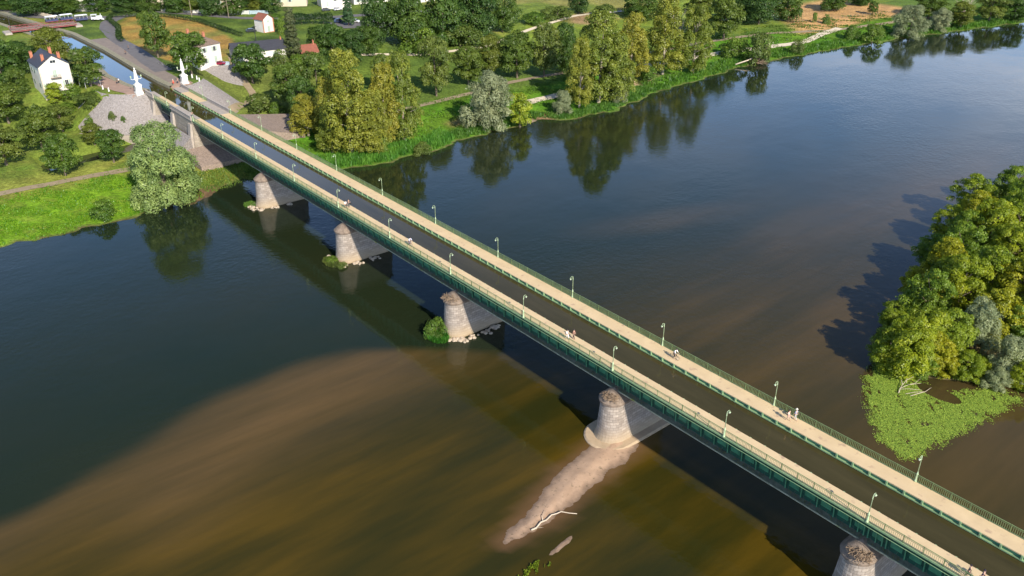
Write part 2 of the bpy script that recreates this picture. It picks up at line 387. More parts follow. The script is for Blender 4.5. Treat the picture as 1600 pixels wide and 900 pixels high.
# emerged sand spit
M_sand = mat('wet_sand', (.50,.33,.215), .9, (.40,.26,.165), .8, bump=.5, bscale=3, spots=((.24,.17,.10), 2.2, .60))
def wet(m, z0, z1, k):
    """sand soaks up water near the river level and is darker there"""
    t = m.node_tree; N = t.nodes; L = t.links; b = N['Principled BSDF']; src = b.inputs['Base Color'].links[0].from_socket
    g = N.new('ShaderNodeNewGeometry'); s_ = N.new('ShaderNodeSeparateXYZ'); L.new(g.outputs['Position'], s_.inputs[0])
    nn = N.new('ShaderNodeTexNoise'); nn.inputs['Scale'].default_value = 1.3; L.new(g.outputs['Position'], nn.inputs['Vector'])
    ad = N.new('ShaderNodeMath'); ad.operation = 'MULTIPLY_ADD'; L.new(nn.outputs[0], ad.inputs[0]); ad.inputs[1].default_value = .12; L.new(s_.outputs[2], ad.inputs[2])
    r = N.new('ShaderNodeMapRange'); r.inputs[1].default_value = z0; r.inputs[2].default_value = z1; r.inputs[3].default_value = k; r.inputs[4].default_value = 1; L.new(ad.outputs[0], r.inputs[0])
    v = N.new('ShaderNodeVectorMath'); v.operation = 'SCALE'; L.new(src, v.inputs[0]); L.new(r.outputs[0], v.inputs['Scale']); L.new(v.outputs[0], b.inputs['Base Color'])
wet(M_sand, WZ+.05, WZ+.26, .38)
def patch(name, x0, x1, y0, y1, s, zf, mt, thr=WZ-.12, **k):
    X = axis([(x0, x1, s)]); Y = axis([(y0, y1, s)]); Z = {(i, j): zf(x, y) for i, x in enumerate(X) for j, y in enumerate(Y)}
    mb = MB(); idx = {}
    def vid(i, j):
        if (i, j) not in idx: idx[(i, j)] = len(mb.v); mb.v.append((X[i], Y[j], Z[(i, j)]))
        return idx[(i, j)]
    for i in range(len(X)-1):
        for j in range(len(Y)-1):
            if max(Z[(i, j)], Z[(i+1, j)], Z[(i+1, j+1)], Z[(i, j+1)]) > thr: mb.f.append((vid(i, j), vid(i+1, j), vid(i+1, j+1), vid(i, j+1)))
    return mb.build(name, mt, None, True, **k)
def spz(x, y):
    e = -spit(x, y)+.35*n2(x, y, 1.1)+.18*n2(x, y, 3.1)+.25*n2(x, y, .5)
    return WZ-.01+ min(.42, max(-.3, e*.14))
patch('sandbank', -46, -24, -36, 0, .35, spz, M_sand, kind='structure', label='emerged sand spit trailing from the pier')
def sp2(x, y):
    e = 1.0-math.hypot((x+28.2+(y+25.5)*.12)/.75, (y+25.8)/3.4)+.22*n2(x, y, 1.6)
    return WZ-.12+max(-.3, min(.3, e*.28))
patch('sandbank', -31, -25, -34, -21, .3, sp2, M_sand, kind='structure', label='small second sand spit near the driftwood')
# canal water
M_canal = mat('canal_water', (.066,.054,.021), .04, (.044,.037,.013), .5, stretch=(.15, 1, 1), bump=.05, bscale=2.5, dist=.02, spots=None)
M_canal.node_tree.nodes['Principled BSDF'].inputs['IOR'].default_value = 1.333
mb = MB(); xs = [60]+[60-6*i for i in range(1, 50)]+[-240]; xs += [-241-2*i for i in range(1, 60)]+[-365-8*i for i in range(40)]
rows = []
for x in xs:
    a, b = (-2.95, 2.95) if x >= -240 else (bank(LB, x)-.3, bank(RB, x)+.3)
    rows.append(((x, a, -.78), (x, b, -.78)))
for p, q in zip(rows, rows[1:]): mb.add([p[0], p[1], q[1], q[0]], [(0, 1, 2, 3)])
mb.build('canal_water', M_canal, None, kind='structure', label='still canal water carried across the river')
# draped ribbons (paths, roads, quays)
def ribbon(name, pts, w, mt, dz=.07, step=2.0, thick=0, **k):
    P = []
    for a, b in zip(pts, pts[1:]):
        n = max(1, int(math.hypot(b[0]-a[0], b[1]-a[1])/step))
        for i in range(n): P.append((a[0]+(b[0]-a[0])*i/n, a[1]+(b[1]-a[1])*i/n))
    P.append(pts[-1])
    for _ in range(3):
        P = [P[0]]+[((P[i-1][0]+2*P[i][0]+P[i+1][0])/4, (P[i-1][1]+2*P[i][1]+P[i+1][1])/4) for i in range(1, len(P)-1)]+[P[-1]]
    m_ = MB(); rowsv = []; K = max(2, int(w/1.2)+1)
    for i, p in enumerate(P):
        a = P[max(0, i-1)]; b = P[min(len(P)-1, i+1)]; t = Vector((b[0]-a[0], b[1]-a[1])).normalized(); n = Vector((-t.y, t.x))
        ww = w*(1+.08*n2(p[0], p[1], 1.3)) if not thick else w
        rowsv.append([(p[0]+n.x*ww*(q/(K-1)-.5), p[1]+n.y*ww*(q/(K-1)-.5)) for q in range(K)])
    V = []; F = []
    for r_ in rowsv:
        for (x, y) in r_: V.append((x, y, hf(x, y)+dz))
    for i in range(len(rowsv)-1):
        for q in range(K-1): F.append((i*K+q, i*K+q+1, (i+1)*K+q+1, (i+1)*K+q))
    m_.add(V, F); return m_.build(name, mt, None, True, **k)
M_path = mat('dirt_path', (.34,.26,.17), .95, (.25,.19,.11), .5, spots=((.12,.14,.04), 1.2, .58))
M_white = mat('chalk_path', (.72,.62,.48), .95, (.52,.43,.30), .8)
M_asph = mat('asphalt', (.17,.155,.155), .9, (.12,.11,.11), .5)
M_pink = mat('pink_paving', (.42,.27,.20), .9, (.30,.20,.15), .4)
M_quaypath = mat('gravel_towpath', (.28,.22,.18), .95, (.20,.16,.13), .5)
st = dict(kind='structure')
ribbon('path', [(-203,-110),(-203,-55),(-202,-40),(-201,-25),(-201,-8),(-202,8),(-202,30),(-201,67),(-202,86),(-204,110),(-202,139),(-205,177),(-204,216),(-199,250),(-185,285),(-177,325),(-168,370),(-155,430)], 2.6, M_path, .10, label='towpath along the river bank', **st)
ribbon('path', [(-184,98),(-184,123),(-188,142),(-193,164),(-190,211),(-185,235),(-181,256),(-184,272),(-185.5,290)], 3.5, M_white, .14, label='pale chalk track on the right bank', **st)
ribbon('path', [(-262,80),(-260,89),(-254,105),(-251,135),(-261,168),(-268,201),(-262,240)], 2.0, M_white, .14, label='pale footpath behind the poplars', **st)
ribbon('path', [(-225,10),(-232,18),(-240,27),(-243,31),(-262,33),(-272,36)], 2.4, M_path, .16, label='track climbing from the stream', **st)
ribbon('road', [(-262,8.5),(-278,9.5),(-300,11.5),(-325,13),(-352,17),(-368,22),(-378,30),(-380,45),(-372,58),(-352,75),(-341,92),(-338,107),(-330,130),(-319,157)], 6.0, M_asph, .10, label='grey town road curving past the dry field', **st)
ribbon('road', [(-378,26),(-386,16),(-392,4),(-410,-6),(-460,-20)], 7.5, M_asph, .13, label='canal side road under the trees', **st)
ribbon('road', [(-316,100),(-312,112),(-305,126)], 16, M_asph, .16, label='car park', **st)
ribbon('quay', [(-240,5.6),(-252,5.8),(-275,6.0),(-300,6.6),(-330,7.2)], 6.0, M_quaypath, .09, label='gravel towpath on the right canal bank', **st)
ribbon('quay', [(-238.5,6.3),(-246,6.3)], 7.5, M_pink, .13, label='pink paving round the right pillar', **st)
ribbon('quay', [(-238.5,-6.6),(-247,-9),(-256,-11),(-268,-12.5),(-285,-12)], 6.4, M_pink, .12, label='pink paved terrace by the left pillar', **st)
M_cop = mat('coping_stone', (.33,.29,.22), .9, (.20,.19,.10), 1.2)
for T, sg in ((LB, -1), (RB, 1)):
    m_ = MB(); prev = None
    for x in axis([(-420, -241, 1.5)]):
        y = bank(T, x); cur = [(x, y, -1.6), (x, y, .14), (x, y+sg*1.9, .16), (x, y+sg*1.9, -.4)]
        if prev:
            for i in range(3): m_.add([prev[i], prev[i+1], cur[i+1], cur[i]], [(0, 1, 2, 3)])
        prev = cur
    m_.build('quay', M_cop, None, label='grassy stone coping along the %s canal bank' % ('left' if sg < 0 else 'right'), **st)
# ------------------------------------------------------------------ aqueduct
GREEN=(.09,.27,.15); LGREEN=(.31,.43,.22); DGREEN=(.018,.09,.058)
M_deck = mat('sandy_deck', (.70,.52,.30), .9, (.60,.44,.25), .35, bump=.1, bscale=6, spots=((.48,.33,.21), .9, .60))
M_lg = mat('pale_green_paint', LGREEN, .55, (.20,.33,.17), 1.5)
M_gr = mat('green_paint', GREEN, .5, (.07,.21,.12), 1.2)
M_dg = mat('dark_green_paint', DGREEN, .45, (.012,.065,.045), .9, spots=((.05,.09,.05), 1.5, .62))
M_rail = mat('railing_paint', (.22,.30,.12), .5, (.14,.20,.08), 1)
M_panel = mat('panel_green', (.07,.26,.14), .5, (.035,.16,.085), 1.2)
M_flange = mat('weathered_flange', (.48,.47,.33), .8, (.22,.23,.15), 1.5, spots=((.30,.31,.04), .6, .6))
M_grime = mat('grimy_ledge', (.14,.15,.11), .85, (.07,.08,.055), 2)
M_soffit = mat('grimy_steel', (.07,.075,.06), .8, (.035,.04,.035), 1)
aq = empty('aqueduct', (0, 0, 0), 0, 'long green iron canal bridge with two pale walkways, crossing the river on stone piers', 'bridge')
X0, X1 = -231.0, 60.0; S1, S2 = -201.0, -217.0
YE = 5.38; YI = 2.85
spans = [(S1, X1), (X0, S2)]
for sg in (-1, 1):
    m_ = MB(); m_.bx((X0, sg*YI, -.14), (X1, sg*YE, 0)); m_.build('walkway', M_deck, aq)
    # railing, balusters and posts
    m_ = MB(); py = sg*(YE-.06)
    for a, b in spans:
        m_.bx((a, py-.035, 1.03), (b, py+.035, 1.09)); m_.bx((a, py-.025, .10), (b, py+.025, .14)); m_.bx((a, py-.02, .88), (b, py+.02, .91))
        n = int(round((b-a)/2.2222))
        for i in range(n+1):
            x = a+(b-a)*i/n; m_.bx((x-.035, py-.04, 0), (x+.035, py+.04, 1.12))
        k = int((b-a)/.22)
        for i in range(k):
            x = a+.1+i*.22; w_ = .024 if sg > 0 else .014; m_.bx((x-w_, py-w_, .14), (x+w_, py+w_, .88))
    m_.build('railing', M_rail, aq)
    # kerb beam, pipe and fascia
    m_ = MB(); 
    for a, b in spans:
        m_.bx((a, sg*(YE+.003), -.16), (b, sg*(YE+.11), .05)); m_.tube([(a, sg*(YE+.20), -.42), (b, sg*(YE+.20), -.42)], .035, 8)
    m_.build('edge_beam', M_lg, aq)
    m_ = MB()
    for a, b in spans: m_.bx((a, sg*(YE-.12), -.5), (b, sg*YE, -.163))
    m_.build('fascia', M_dg, aq)
    # web girder
    m_ = MB(); yw = sg*3.45
    for a, b in spans:
        m_.bx((a, yw-.02, -3.75), (b, yw+.02, -.14))
        m_.bx((a, sg*3.47, -3.2), (b, sg*3.53, -3.1)); m_.bx((a, sg*3.47, -1.0), (b, sg*3.53, -.9))
    nf = len(m_.f)
    for a, b in spans:
        n = int(round((b-a)/2.2222))
        for i in range(n):      # rounded panels riveted on the web
            x = a+(b-a)*(i+.5)/n; z0_, z1_ = -3.1, -1.0; hw = .70; V = [(x-hw, z0_), (x+hw, z0_)]+[(x+hw*math.cos(math.pi*q/8), z1_-hw*.6+hw*.6*math.sin(math.pi*q/8)) for q in range(9)]
            k_ = len(V); y0_, y1_ = sg*3.473, sg*3.51
            m_.add([(a_, y1_, b_) for a_, b_ in V]+[(a_, y0_, b_) for a_, b_ in V], [tuple(range(k_)) if sg < 0 else tuple(range(k_))[::-1]]+[(q, (q+1) % k_, (q+1) % k_+k_, q+k_) for q in range(k_)])
    g_ = m_.build('girder', M_dg, aq); g_.data.materials.append(M_panel)
    g_.data.polygons.foreach_set('material_index', [0]*nf+[1]*(len(m_.f)-nf))
    m_ = MB()
    for a, b in spans: m_.bx((a, sg*4.05, -4.14), (b, sg*4.13, -3.97))
    m_.build('bottom_flange', M_flange, aq)
    m_ = MB()
    for a, b in spans:
        m_.add([(a, sg*3.43, -3.66), (b, sg*3.43, -3.66), (b, sg*4.05, -3.99), (a, sg*4.05, -3.99), (a, sg*3.43, -3.74), (b, sg*3.43, -3.74), (b, sg*4.05, -4.1), (a, sg*4.05, -4.1)], [(0,1,2,3), (7,6,5,4), (2,1,5,6), (0,3,7,4)])
        n = int(round((b-a)/1.1111))
        for i in range(n):
            x = a+(b-a)*i/n; m_.tube([(x, sg*3.47, -3.2), (x+(.55 if i % 2 else -.2), sg*4.04, -3.95)], .022, 4)
    m_.build('ledge', M_grime, aq)
    # curved brackets
    def bracket_mb(m_, xx):
        N_ = 9; pts = [(sg*(3.55+1.75*(1-math.cos(q/(N_-1)*math.pi/2))), -3.62+3.22*math.sin(q/(N_-1)*math.pi/2)) for q in range(N_)]
        V = []; F = []
        for (yy, zz) in pts: V += [(xx-.06, yy, zz), (xx+.06, yy, zz), (xx+.06, yy+sg*.10, zz-.05), (xx-.06, yy+sg*.10, zz-.05)]
        for q in range(N_-1):
            for e in range(4): F.append((q*4+e, q*4+(e+1) % 4, (q+1)*4+(e+1) % 4, (q+1)*4+e))
        m_.add(V, F); m_.bx((xx-.03, sg*3.47, -.30), (xx+.03, sg*(YE-.15), -.165))
        V = []; F = []
        for (yy, zz) in pts: V += [(xx, yy, zz), (xx, sg*3.475, zz)]
        for q in range(N_-1): F.append((q*2, q*2+1, (q+1)*2+1, (q+1)*2))
        m_.add(V, F); return m_
    XS = []
    for a, b in spans:
        n = int(round((b-a)/2.2222))
        for i in range(n+1): XS.append(a+(b-a)*i/n)
    for pc in (0, -40, -80, -120, -160): XS += [pc-.75, pc-1.5, pc+.75, pc+1.5]
    XS.sort(reverse=True); XS = [x for x in XS if x < 22]
    if sg < 0:
        proto = bracket_mb(MB(), 0).build('bracket', M_gr, aq)
        for i, x in enumerate(XS[:100]):
            o = proto if i == 0 else proto.copy()
            if i: COL.objects.link(o)
            o.location = (x, 0, 0)
        XS = XS[100:]
    m_ = MB()
    for x in XS: bracket_mb(m_, x)
    m_.build('bracket', M_gr, aq, kind='stuff')
    # trough side facing the water: pale ledge, posts, recessed panel
    m_ = MB(); m_.bx((X0, sg*(YI+.16), -.62), (X1, sg*(YI+.20), -.143)); m_.build('trough_panel', M_gr, aq)
    m_ = MB(); m_.bx((X0-7, sg*(YI-.16), -.70), (X1, sg*(YI+.155), -.56))
    n = int(round((X1-X0)/2.2222))
    for i in range(n+1):
        x = X0+(X1-X0)*i/n; m_.bx((x-.10, sg*(YI-.14), -.56), (x+.10, sg*(YI+.14), -.04))
    m_.build('trough_rim', M_lg, aq)
    m_ = MB(); m_.bx((X0-7, sg*(YI+.0), -3.2), (X1, sg*(YI+.12), -.703)); m_.build('trough_wall', M_soffit, aq)
m_ = MB(); m_.bx((X0-7, -3.4, -3.4), (X1, 3.4, -3.203)); m_.build('trough_floor', M_soffit, aq)
m_ = MB()
for i in range(int((X1-X0)/2.2222)): m_.bx((X0+1+i*2.2222-.12, -3.4, -3.9), (X0+1+i*2.2222+.12, 3.4, -3.405))
m_.build('cross_beam', M_soffit, aq)

# ------------------------------------------------------------------ piers
M_pier = brickmat('pier_masonry', (.43,.365,.31), (.28,.235,.20), (.14,.115,.10), .95, .45, stain=(.22,.17,.135), tide=(-12.4, -9.6, (.38,.28,.17)))
M_cap = mat('cap_stone', (.31,.235,.18), .9, (.14,.105,.08), 1.6, bump=.6, bscale=4)
M_apron = mat('footing_stone', (.52,.38,.24), .9, (.40,.29,.18), .7, bump=.25, bscale=3)
def stadium(r, ly, n=14, z=0):
    P = []
    for k in range(n+1): a = math.pi*k/n; P.append((r*math.cos(a), ly+r*math.sin(a), z))
    for k in range(n+1): a = math.pi+math.pi*k/n; P.append((r*math.cos(a), -ly+r*math.sin(a), z))
    return P
def loft(mb, rings, cap=True):
    n = len(rings[0])
    for R0, R1 in zip(rings, rings[1:]):
        u = 0
        for k in range(n):
            k2 = (k+1) % n; l = math.hypot(R0[k2][0]-R0[k][0], R0[k2][1]-R0[k][1])
            mb.add([R0[k], R0[k2], R1[k2], R1[k]], [(0, 1, 2, 3)], [[(u, R0[k][2]), (u+l, R0[k][2]), (u+l, R1[k][2]), (u, R1[k][2])]]); u += l
    if cap: mb.add(rings[-1], [tuple(range(n))], [[(p[0], p[1]) for p in rings[-1]]])
def pier(x, label, apron):
    e = empty('bridge_pier', (x-.42, 0, 0), 0, label, 'bridge pier', 'stone piers of the canal bridge')
    m_ = MB(); ly = 4.45
    loft(m_, [stadium(2.7, ly, z=-13.2), stadium(2.55, ly, z=-12.0), stadium(2.35, ly, z=-11.5), stadium(2.22, ly, z=-10.9), stadium(2.0, ly, z=-8.4), stadium(1.80, ly, z=-5.75)])
    m_.build('shaft', M_pier, e)
    m_ = MB(); loft(m_, [stadium(2.05, ly, z=-5.75), stadium(2.12, ly, z=-5.35), stadium(1.95, ly, z=-5.2)])
    m_.build('cornice', M_cap, e)
    m_ = MB()
    loft(m_, [stadium(1.94, ly, z=-5.197), stadium(1.5, ly-.1, z=-4.7), stadium(.9, ly-.3, z=-4.2), stadium(.15, ly-.45, z=-3.75)]); m_.build('cap', M_cap, e)
    m_ = MB(); m_.bx((-.9, -3.9, -4.22), (.9, 3.9, -4.13)); m_.build('bearing', M_soffit, e)
    if apron:
        m_ = MB(); loft(m_, [stadium(4.0, ly+.2, z=-13.4), stadium(3.95, ly+.2, z=-12.15), stadium(3.7, ly+.2, z=-11.98)])
        m_.build('footing', M_apron, e)
    return e
pier(40, 'stone pier outside the right edge of the photo, nearest to the camera', False)
pier(0, 'nearest stone bridge pier, cut by the bottom edge, with a driftwood nest on its cap', False)
pier(-40, 'stone bridge pier on a broad pale footing where the sand spit starts', True)
pier(-80, 'stone bridge pier with a bright green bush at its foot', False)
pier(-120, 'stone bridge pier with rocks and low shrubs round its foot, third from the left bank', False)
pier(-160, 'stone bridge pier nearest the left river bank', False)
# driftwood nests on caps and rocks at feet
M_drift = mat('driftwood', (.32,.23,.15), .9, (.18,.12,.08), 3)
M_bleach = mat('bleached_wood', (.62,.52,.40), .9, (.45,.36,.26), 2)
def nest(x, y, z, r, n, seed, label, name='driftwood_pile', h=.5, cat='driftwood', mt=None, ln=1.0):
    rn = random.Random(seed); m_ = MB()
    for i in range(n):
        a = rn.uniform(0, 6.28); d = r*math.sqrt(rn.random()); p = Vector((x+d*math.cos(a), y+d*math.sin(a)*.8, z+rn.uniform(0, h)*(1-d/r*.7)))
        q = rn.uniform(0, 6.28); l = rn.uniform(.5, 1.2)*ln; v = Vector((math.cos(q), math.sin(q), rn.uniform(-.35, .3)))*l
        m_.tube([p-v*.5, p+Vector((0, 0, .05)), p+v*.5], [.05*ln**.5, .04*ln**.5, .02], 4)
    return m_.build(name, mt or M_drift, None, label=label, cat=cat)
nest(-40.0, -5.3, -4.75, 1.35, 170, 1, 'driftwood tangle lodged on the cap of the pier above the sand spit', h=.8)
nest(.35, -5.5, -4.75, 1.35, 210, 2, 'brown driftwood nest heaped on the nearest pier cap', h=.8)
nest(-80.2, -5.4, -4.95, 1.7, 150, 3, 'driftwood heap on the cap of the pier above the green bush', h=.9)
M_rock = mat('river_rock', (.55,.44,.33), .9, (.38,.30,.22), 2)
def rocks(pts, n, seed, s, label):
    rn = random.Random(seed); m_ = MB()
    for i in range(n):
        a = rn.choice(pts); p = (a[0]+rn.gauss(0, a[2]), a[1]+rn.gauss(0, a[2]), WZ+rn.uniform(-.05, .2))
        q = s*rn.uniform(.5, 1.3); m_.ball(p, (q, q*rn.uniform(.7, 1.2), q*.7), 6, 4, .18, rn)
    return m_.build('rocks', M_rock, None, label=label, cat='rocks', kind='stuff')
rocks([(-76.9,-3,.5),(-76.8,0,.5),(-78,-6.2,.5),(-80,-7.4,.5),(-77.2,-5,.4),(-76.7,2,.4)], 75, 4, .36, 'pale rocks round the foot of the bushy pier')
rocks([(-118,-7,.6),(-120,-8,.6),(-122,-7,.6),(-117,-4,.5),(-116.8,0,.5)], 60, 5, .36, 'rocks round the foot of the third pier')
rocks([(-158,-7,.6),(-160,-8,.6),(-157,-4,.5),(-162,-7,.6),(-156.9,0,.4)], 50, 6, .4, 'rocks round the foot of the pier by the left bank')

# ------------------------------------------------------------------ masonry approach, abutment
M_stone = brickmat('abutment_masonry', (.40,.34,.27), (.32,.27,.22), (.22,.18,.15), 1.0, .45, stain=(.20,.17,.12))
M_cope = mat('pale_coping', (.46,.40,.34), .9, (.34,.29,.25), .8)
def block(name, x0, x1, label, legs):
    e = empty(name, ((x0+x1)/2, 0, 0), 0, label, 'abutment')
    xc = (x0+x1)/2; h = abs(x1-x0)/2
    def rect(dx, dy, z): return [(-h-dx, -dy, z), (h+dx, -dy, z), (h+dx, dy, z), (-h-dx, dy, z)]
    m_ = MB(); loft(m_, [rect(.45, 6.3, -13), rect(0.15, 5.6, -3.45)]); m_.build('wall', M_stone, e)
    for s in (-1, 1):
        m_ = MB(); a_, b_ = sorted((s*3.02, s*5.55)); loft(m_, [[(-h, a_, -3.45), (h, a_, -3.45), (h, b_, -3.45), (-h, b_, -3.45)], [(-h, a_, -.16), (h, a_, -.16), (h, b_, -.16), (-h, b_, -.16)]]); m_.build('side_wall', M_stone, e)
    for s in (-1, 1):
        m_ = MB(); m_.bx((-h-.15, s*2.9, -.155), (h+.15, s*5.75, .05)); m_.bx((-h, s*5.3, .053), (h, s*5.65, .95)); m_.bx((-h-.1, s*5.22, .953), (h+.1, s*5.73, 1.1)); m_.build('parapet', M_cope, e)
    # buttress
    for s in (-1, 1):
        for xx in ((h-1.2, -h+1.2) if h > 4 else (h-1.0,)):
            m_ = MB(); loft(m_, [[(xx-1.2, s*5.0, -13), (xx+1.2, s*5.0, -13), (xx+1.2, s*7.6, -13), (xx-1.2, s*7.6, -13)][::s], [(xx-.9, s*5.0, -1.2), (xx+.9, s*5.0, -1.2), (xx+.9, s*5.95, -1.2), (xx-.9, s*5.95, -1.2)][::s]])
            m_.build('buttress', M_cope, e)
block('abutment', -217, -201.2, 'grey stone abutment between the iron spans, its parapets pale', None)
block('abutment', -238, -231.2, 'stone abutment behind the two white pillars', None)
# the trough continues through the masonry: seen from above as canal between the parapets

# stone-paved slopes
M_cobble = mat('cobbled_slope', (.36,.32,.30), .95, (.24,.21,.195), 1.8, bump=1.0, bscale=2.2, dist=.3, spots=((.17,.15,.13), 3.0, .56))
M_cobble_p = mat('pinkish_cobbled_slope', (.36,.27,.22), .95, (.24,.18,.14), 1.6, bump=1.0, bscale=2.2, dist=.3, spots=((.15,.12,.10), 3.0, .56))
for sg in (-1, 1):
    m_ = MB(); cx, cy = -250, 4*sg; A = [(-96 if sg < 0 else -60)+i*4 for i in range(0, 26 if sg < 0 else 16)]; rr = [12.3, 13.5, 16, 19, 22, 23.6]
    V = []; F = []
    for a in A:
        for r_ in rr:
            w = R(a)*(1 if sg < 0 else -1); x = cx+r_*math.cos(w); y = cy+r_*math.sin(w); V.append((x, y, -(max(0, r_-12.5))*.82+.10+.05*n2(x, y, 2)))
    k = len(rr)
    for i in range(len(A)-1):
        for j in range(k-1): F.append((i*k+j, i*k+j+1, (i+1)*k+j+1, (i+1)*k+j))
    m_.add(V, F); m_.build('stone_slope', M_cobble, None, label='grey cobbled cone below the %s white pillar' % ('left' if sg < 0 else 'right'), cat='embankment')
    # low wall at the toe of the cone
    m_ = MB(); prev = None
    for a in A[(3 if sg < 0 else 4):]:
        w = R(a)*(1 if sg < 0 else -1); c_, s_ = math.cos(w), math.sin(w)
        cur = [(cx+q*c_, cy+q*s_, z) for q, z in ((23.5, -8.9), (24.3, -8.9), (24.6, -12.4))]
        if prev:
            for i in range(2): m_.add([prev[i], prev[i+1], cur[i+1], cur[i]], [(0, 1, 2, 3)], [[(a*.4, prev[i][2]), (a*.4, prev[i+1][2]), (a*.4+1.6, cur[i+1][2]), (a*.4+1.6, cur[i][2])]])
        prev = cur
    m_.build('retaining_wall', M_stone, None, label='low curved retaining wall at the toe of the %s cobbled cone' % ('left' if sg < 0 else 'right'), cat='wall')
def slab(name, quad, mt, label, n=10, cat='embankment'):
    """bilinear patch between four 3D corners with a small skirt"""
    m_ = MB(); V = []; F = []; a, b, c, d = [Vector(p) for p in quad]
    for i in range(n+1):
        for j in range(n+1):
            u, v = i/n, j/n; p = a*(1-u)*(1-v)+b*u*(1-v)+c*u*v+d*(1-u)*v
            V.append((p.x, p.y, p.z+.06*n2(p.x, p.y, 1.4)))
    for i in range(n):
        for j in range(n): F.append((i*(n+1)+j, i*(n+1)+j+1, (i+1)*(n+1)+j+1, (i+1)*(n+1)+j))
    m_.add(V, F)
    for p, q in ((a, b), (b, c), (c, d), (d, a)): m_.add([p, q, q-Vector((0, 0, 3)), p-Vector((0, 0, 3))], [(0, 1, 2, 3)])
    return m_.build(name, mt, None, label=label, cat=cat)
slab('stone_slope', [(-218,6.5,-4.5),(-201,6.5,-4.5),(-196,25,-9.0),(-217,31,-8.6)], M_cobble_p, 'pinkish cobbled slope beyond the far side of the bridge')
slab('stone_slope', [(-200.6,-9,-7.6),(-200.6,9,-7.6),(-191,9.0,-10.0),(-191,-8.5,-10.0)], M_cobble_p, 'paved slope in the shade under the first river span')
slab('stone_slope', [(-218,-6.5,-4.5),(-201,-6.5,-4.5),(-197,-15,-9.2),(-217,-17,-9.2)], M_cobble, 'grey cobbled slope on the near side of the abutment')
slab('stone_slope', [(-268,22,-1.6),(-262,33,-1.6),(-250,31,-7.2),(-254,19,-6.2)], M_cobble, 'grey cobbled slope below the house among the trees')
# stream below the approach
m_ = MB(); P = [(-223.5-.12*(y+10)*-1*(-1) if y < -10 else -223.5+(.10*(y-10) if y > 10 else 0), y) for y in range(-46, 37, 2)]
for (x0, y0), (x1, y1) in zip(P, P[1:]): m_.add([(x0-6.2, y0, -11.5), (x0+6.2, y0, -11.5), (x1+6.2, y1, -11.5), (x1-6.2, y1, -11.5)], [(0, 1, 2, 3)])
M_stream = mat('stream_water', (.03,.035,.02), .04, (.02,.022,.012), .3); m_.build('stream', M_stream, None, kind='structure', label='narrow side stream under the approach')
# ------------------------------------------------------------------ lamps
M_lamp = mat('lamp_paint', (.46,.56,.34), .5, (.38,.48,.27), 3)
M_glass = mat('lamp_glass', (.75,.75,.68), .2, (.6,.6,.55), 3)
def lamp():
    e = empty('street_lamp')
    m_ = MB(); m_.lathe([(.20,0),(.20,.12),(.15,.2),(.12,1.05),(.15,1.12),(.08,1.25),(.06,1.5)], n=8); m_.build('base', M_lamp, e, True)
    m_ = MB(); m_.lathe([(.06,1.45),(.042,3.3),(.07,3.34),(.07,3.4),(.04,3.45),(.035,3.75)], n=8); m_.build('pole', M_lamp, e, True)
    pts = [(0, 0, 3.72)]+[(0, .28-.28*math.cos(R(a)), 3.75+.24*math.sin(R(a))) for a in range(0, 200, 20)]
    m_ = MB(); m_.tube(pts, .028, 6); m_.tube([(0, .05, 3.45), (0, .25, 3.6), (0, .12, 3.8)], .018, 5); m_.build('arm', M_lamp, e, True)
    g = MB(); g.lathe([(.04,.0),(.16,-.08),(.17,-.11),(.05,-.10)], (0, .55, 3.70), 10); sh = g.build('lantern', M_lamp, e, True)
    g = MB(); g.ball((0, .55, 3.50), .10, 10, 6); g.build('globe', M_glass, sh, True)
    return e
L0 = lamp(); first = True
names = ['fifteenth','first']
def place_lamp(x, y, rz, label):
    global first
    o = L0 if first else copy_tree(L0); first = False
    o.location = (x, y, 0 if x > -232 else .05); o.rotation_euler = (0, 0, rz); tag(o, label, 'street lamp', 'green street lamps along both walkways of the canal bridge')
ORD = ['first','second','third','fourth','fifth','sixth','seventh','eighth','ninth','tenth','eleventh','twelfth','thirteenth']
for i in range(12):
    x = -20*i
    place_lamp(x, -(YE-.02), 0, 'green swan-neck lamp on the near walkway, %s from the lower right end' % ORD[i])
    place_lamp(x, (YE-.02), math.pi, 'green swan-neck lamp on the far walkway, %s from the lower right end' % ORD[i])
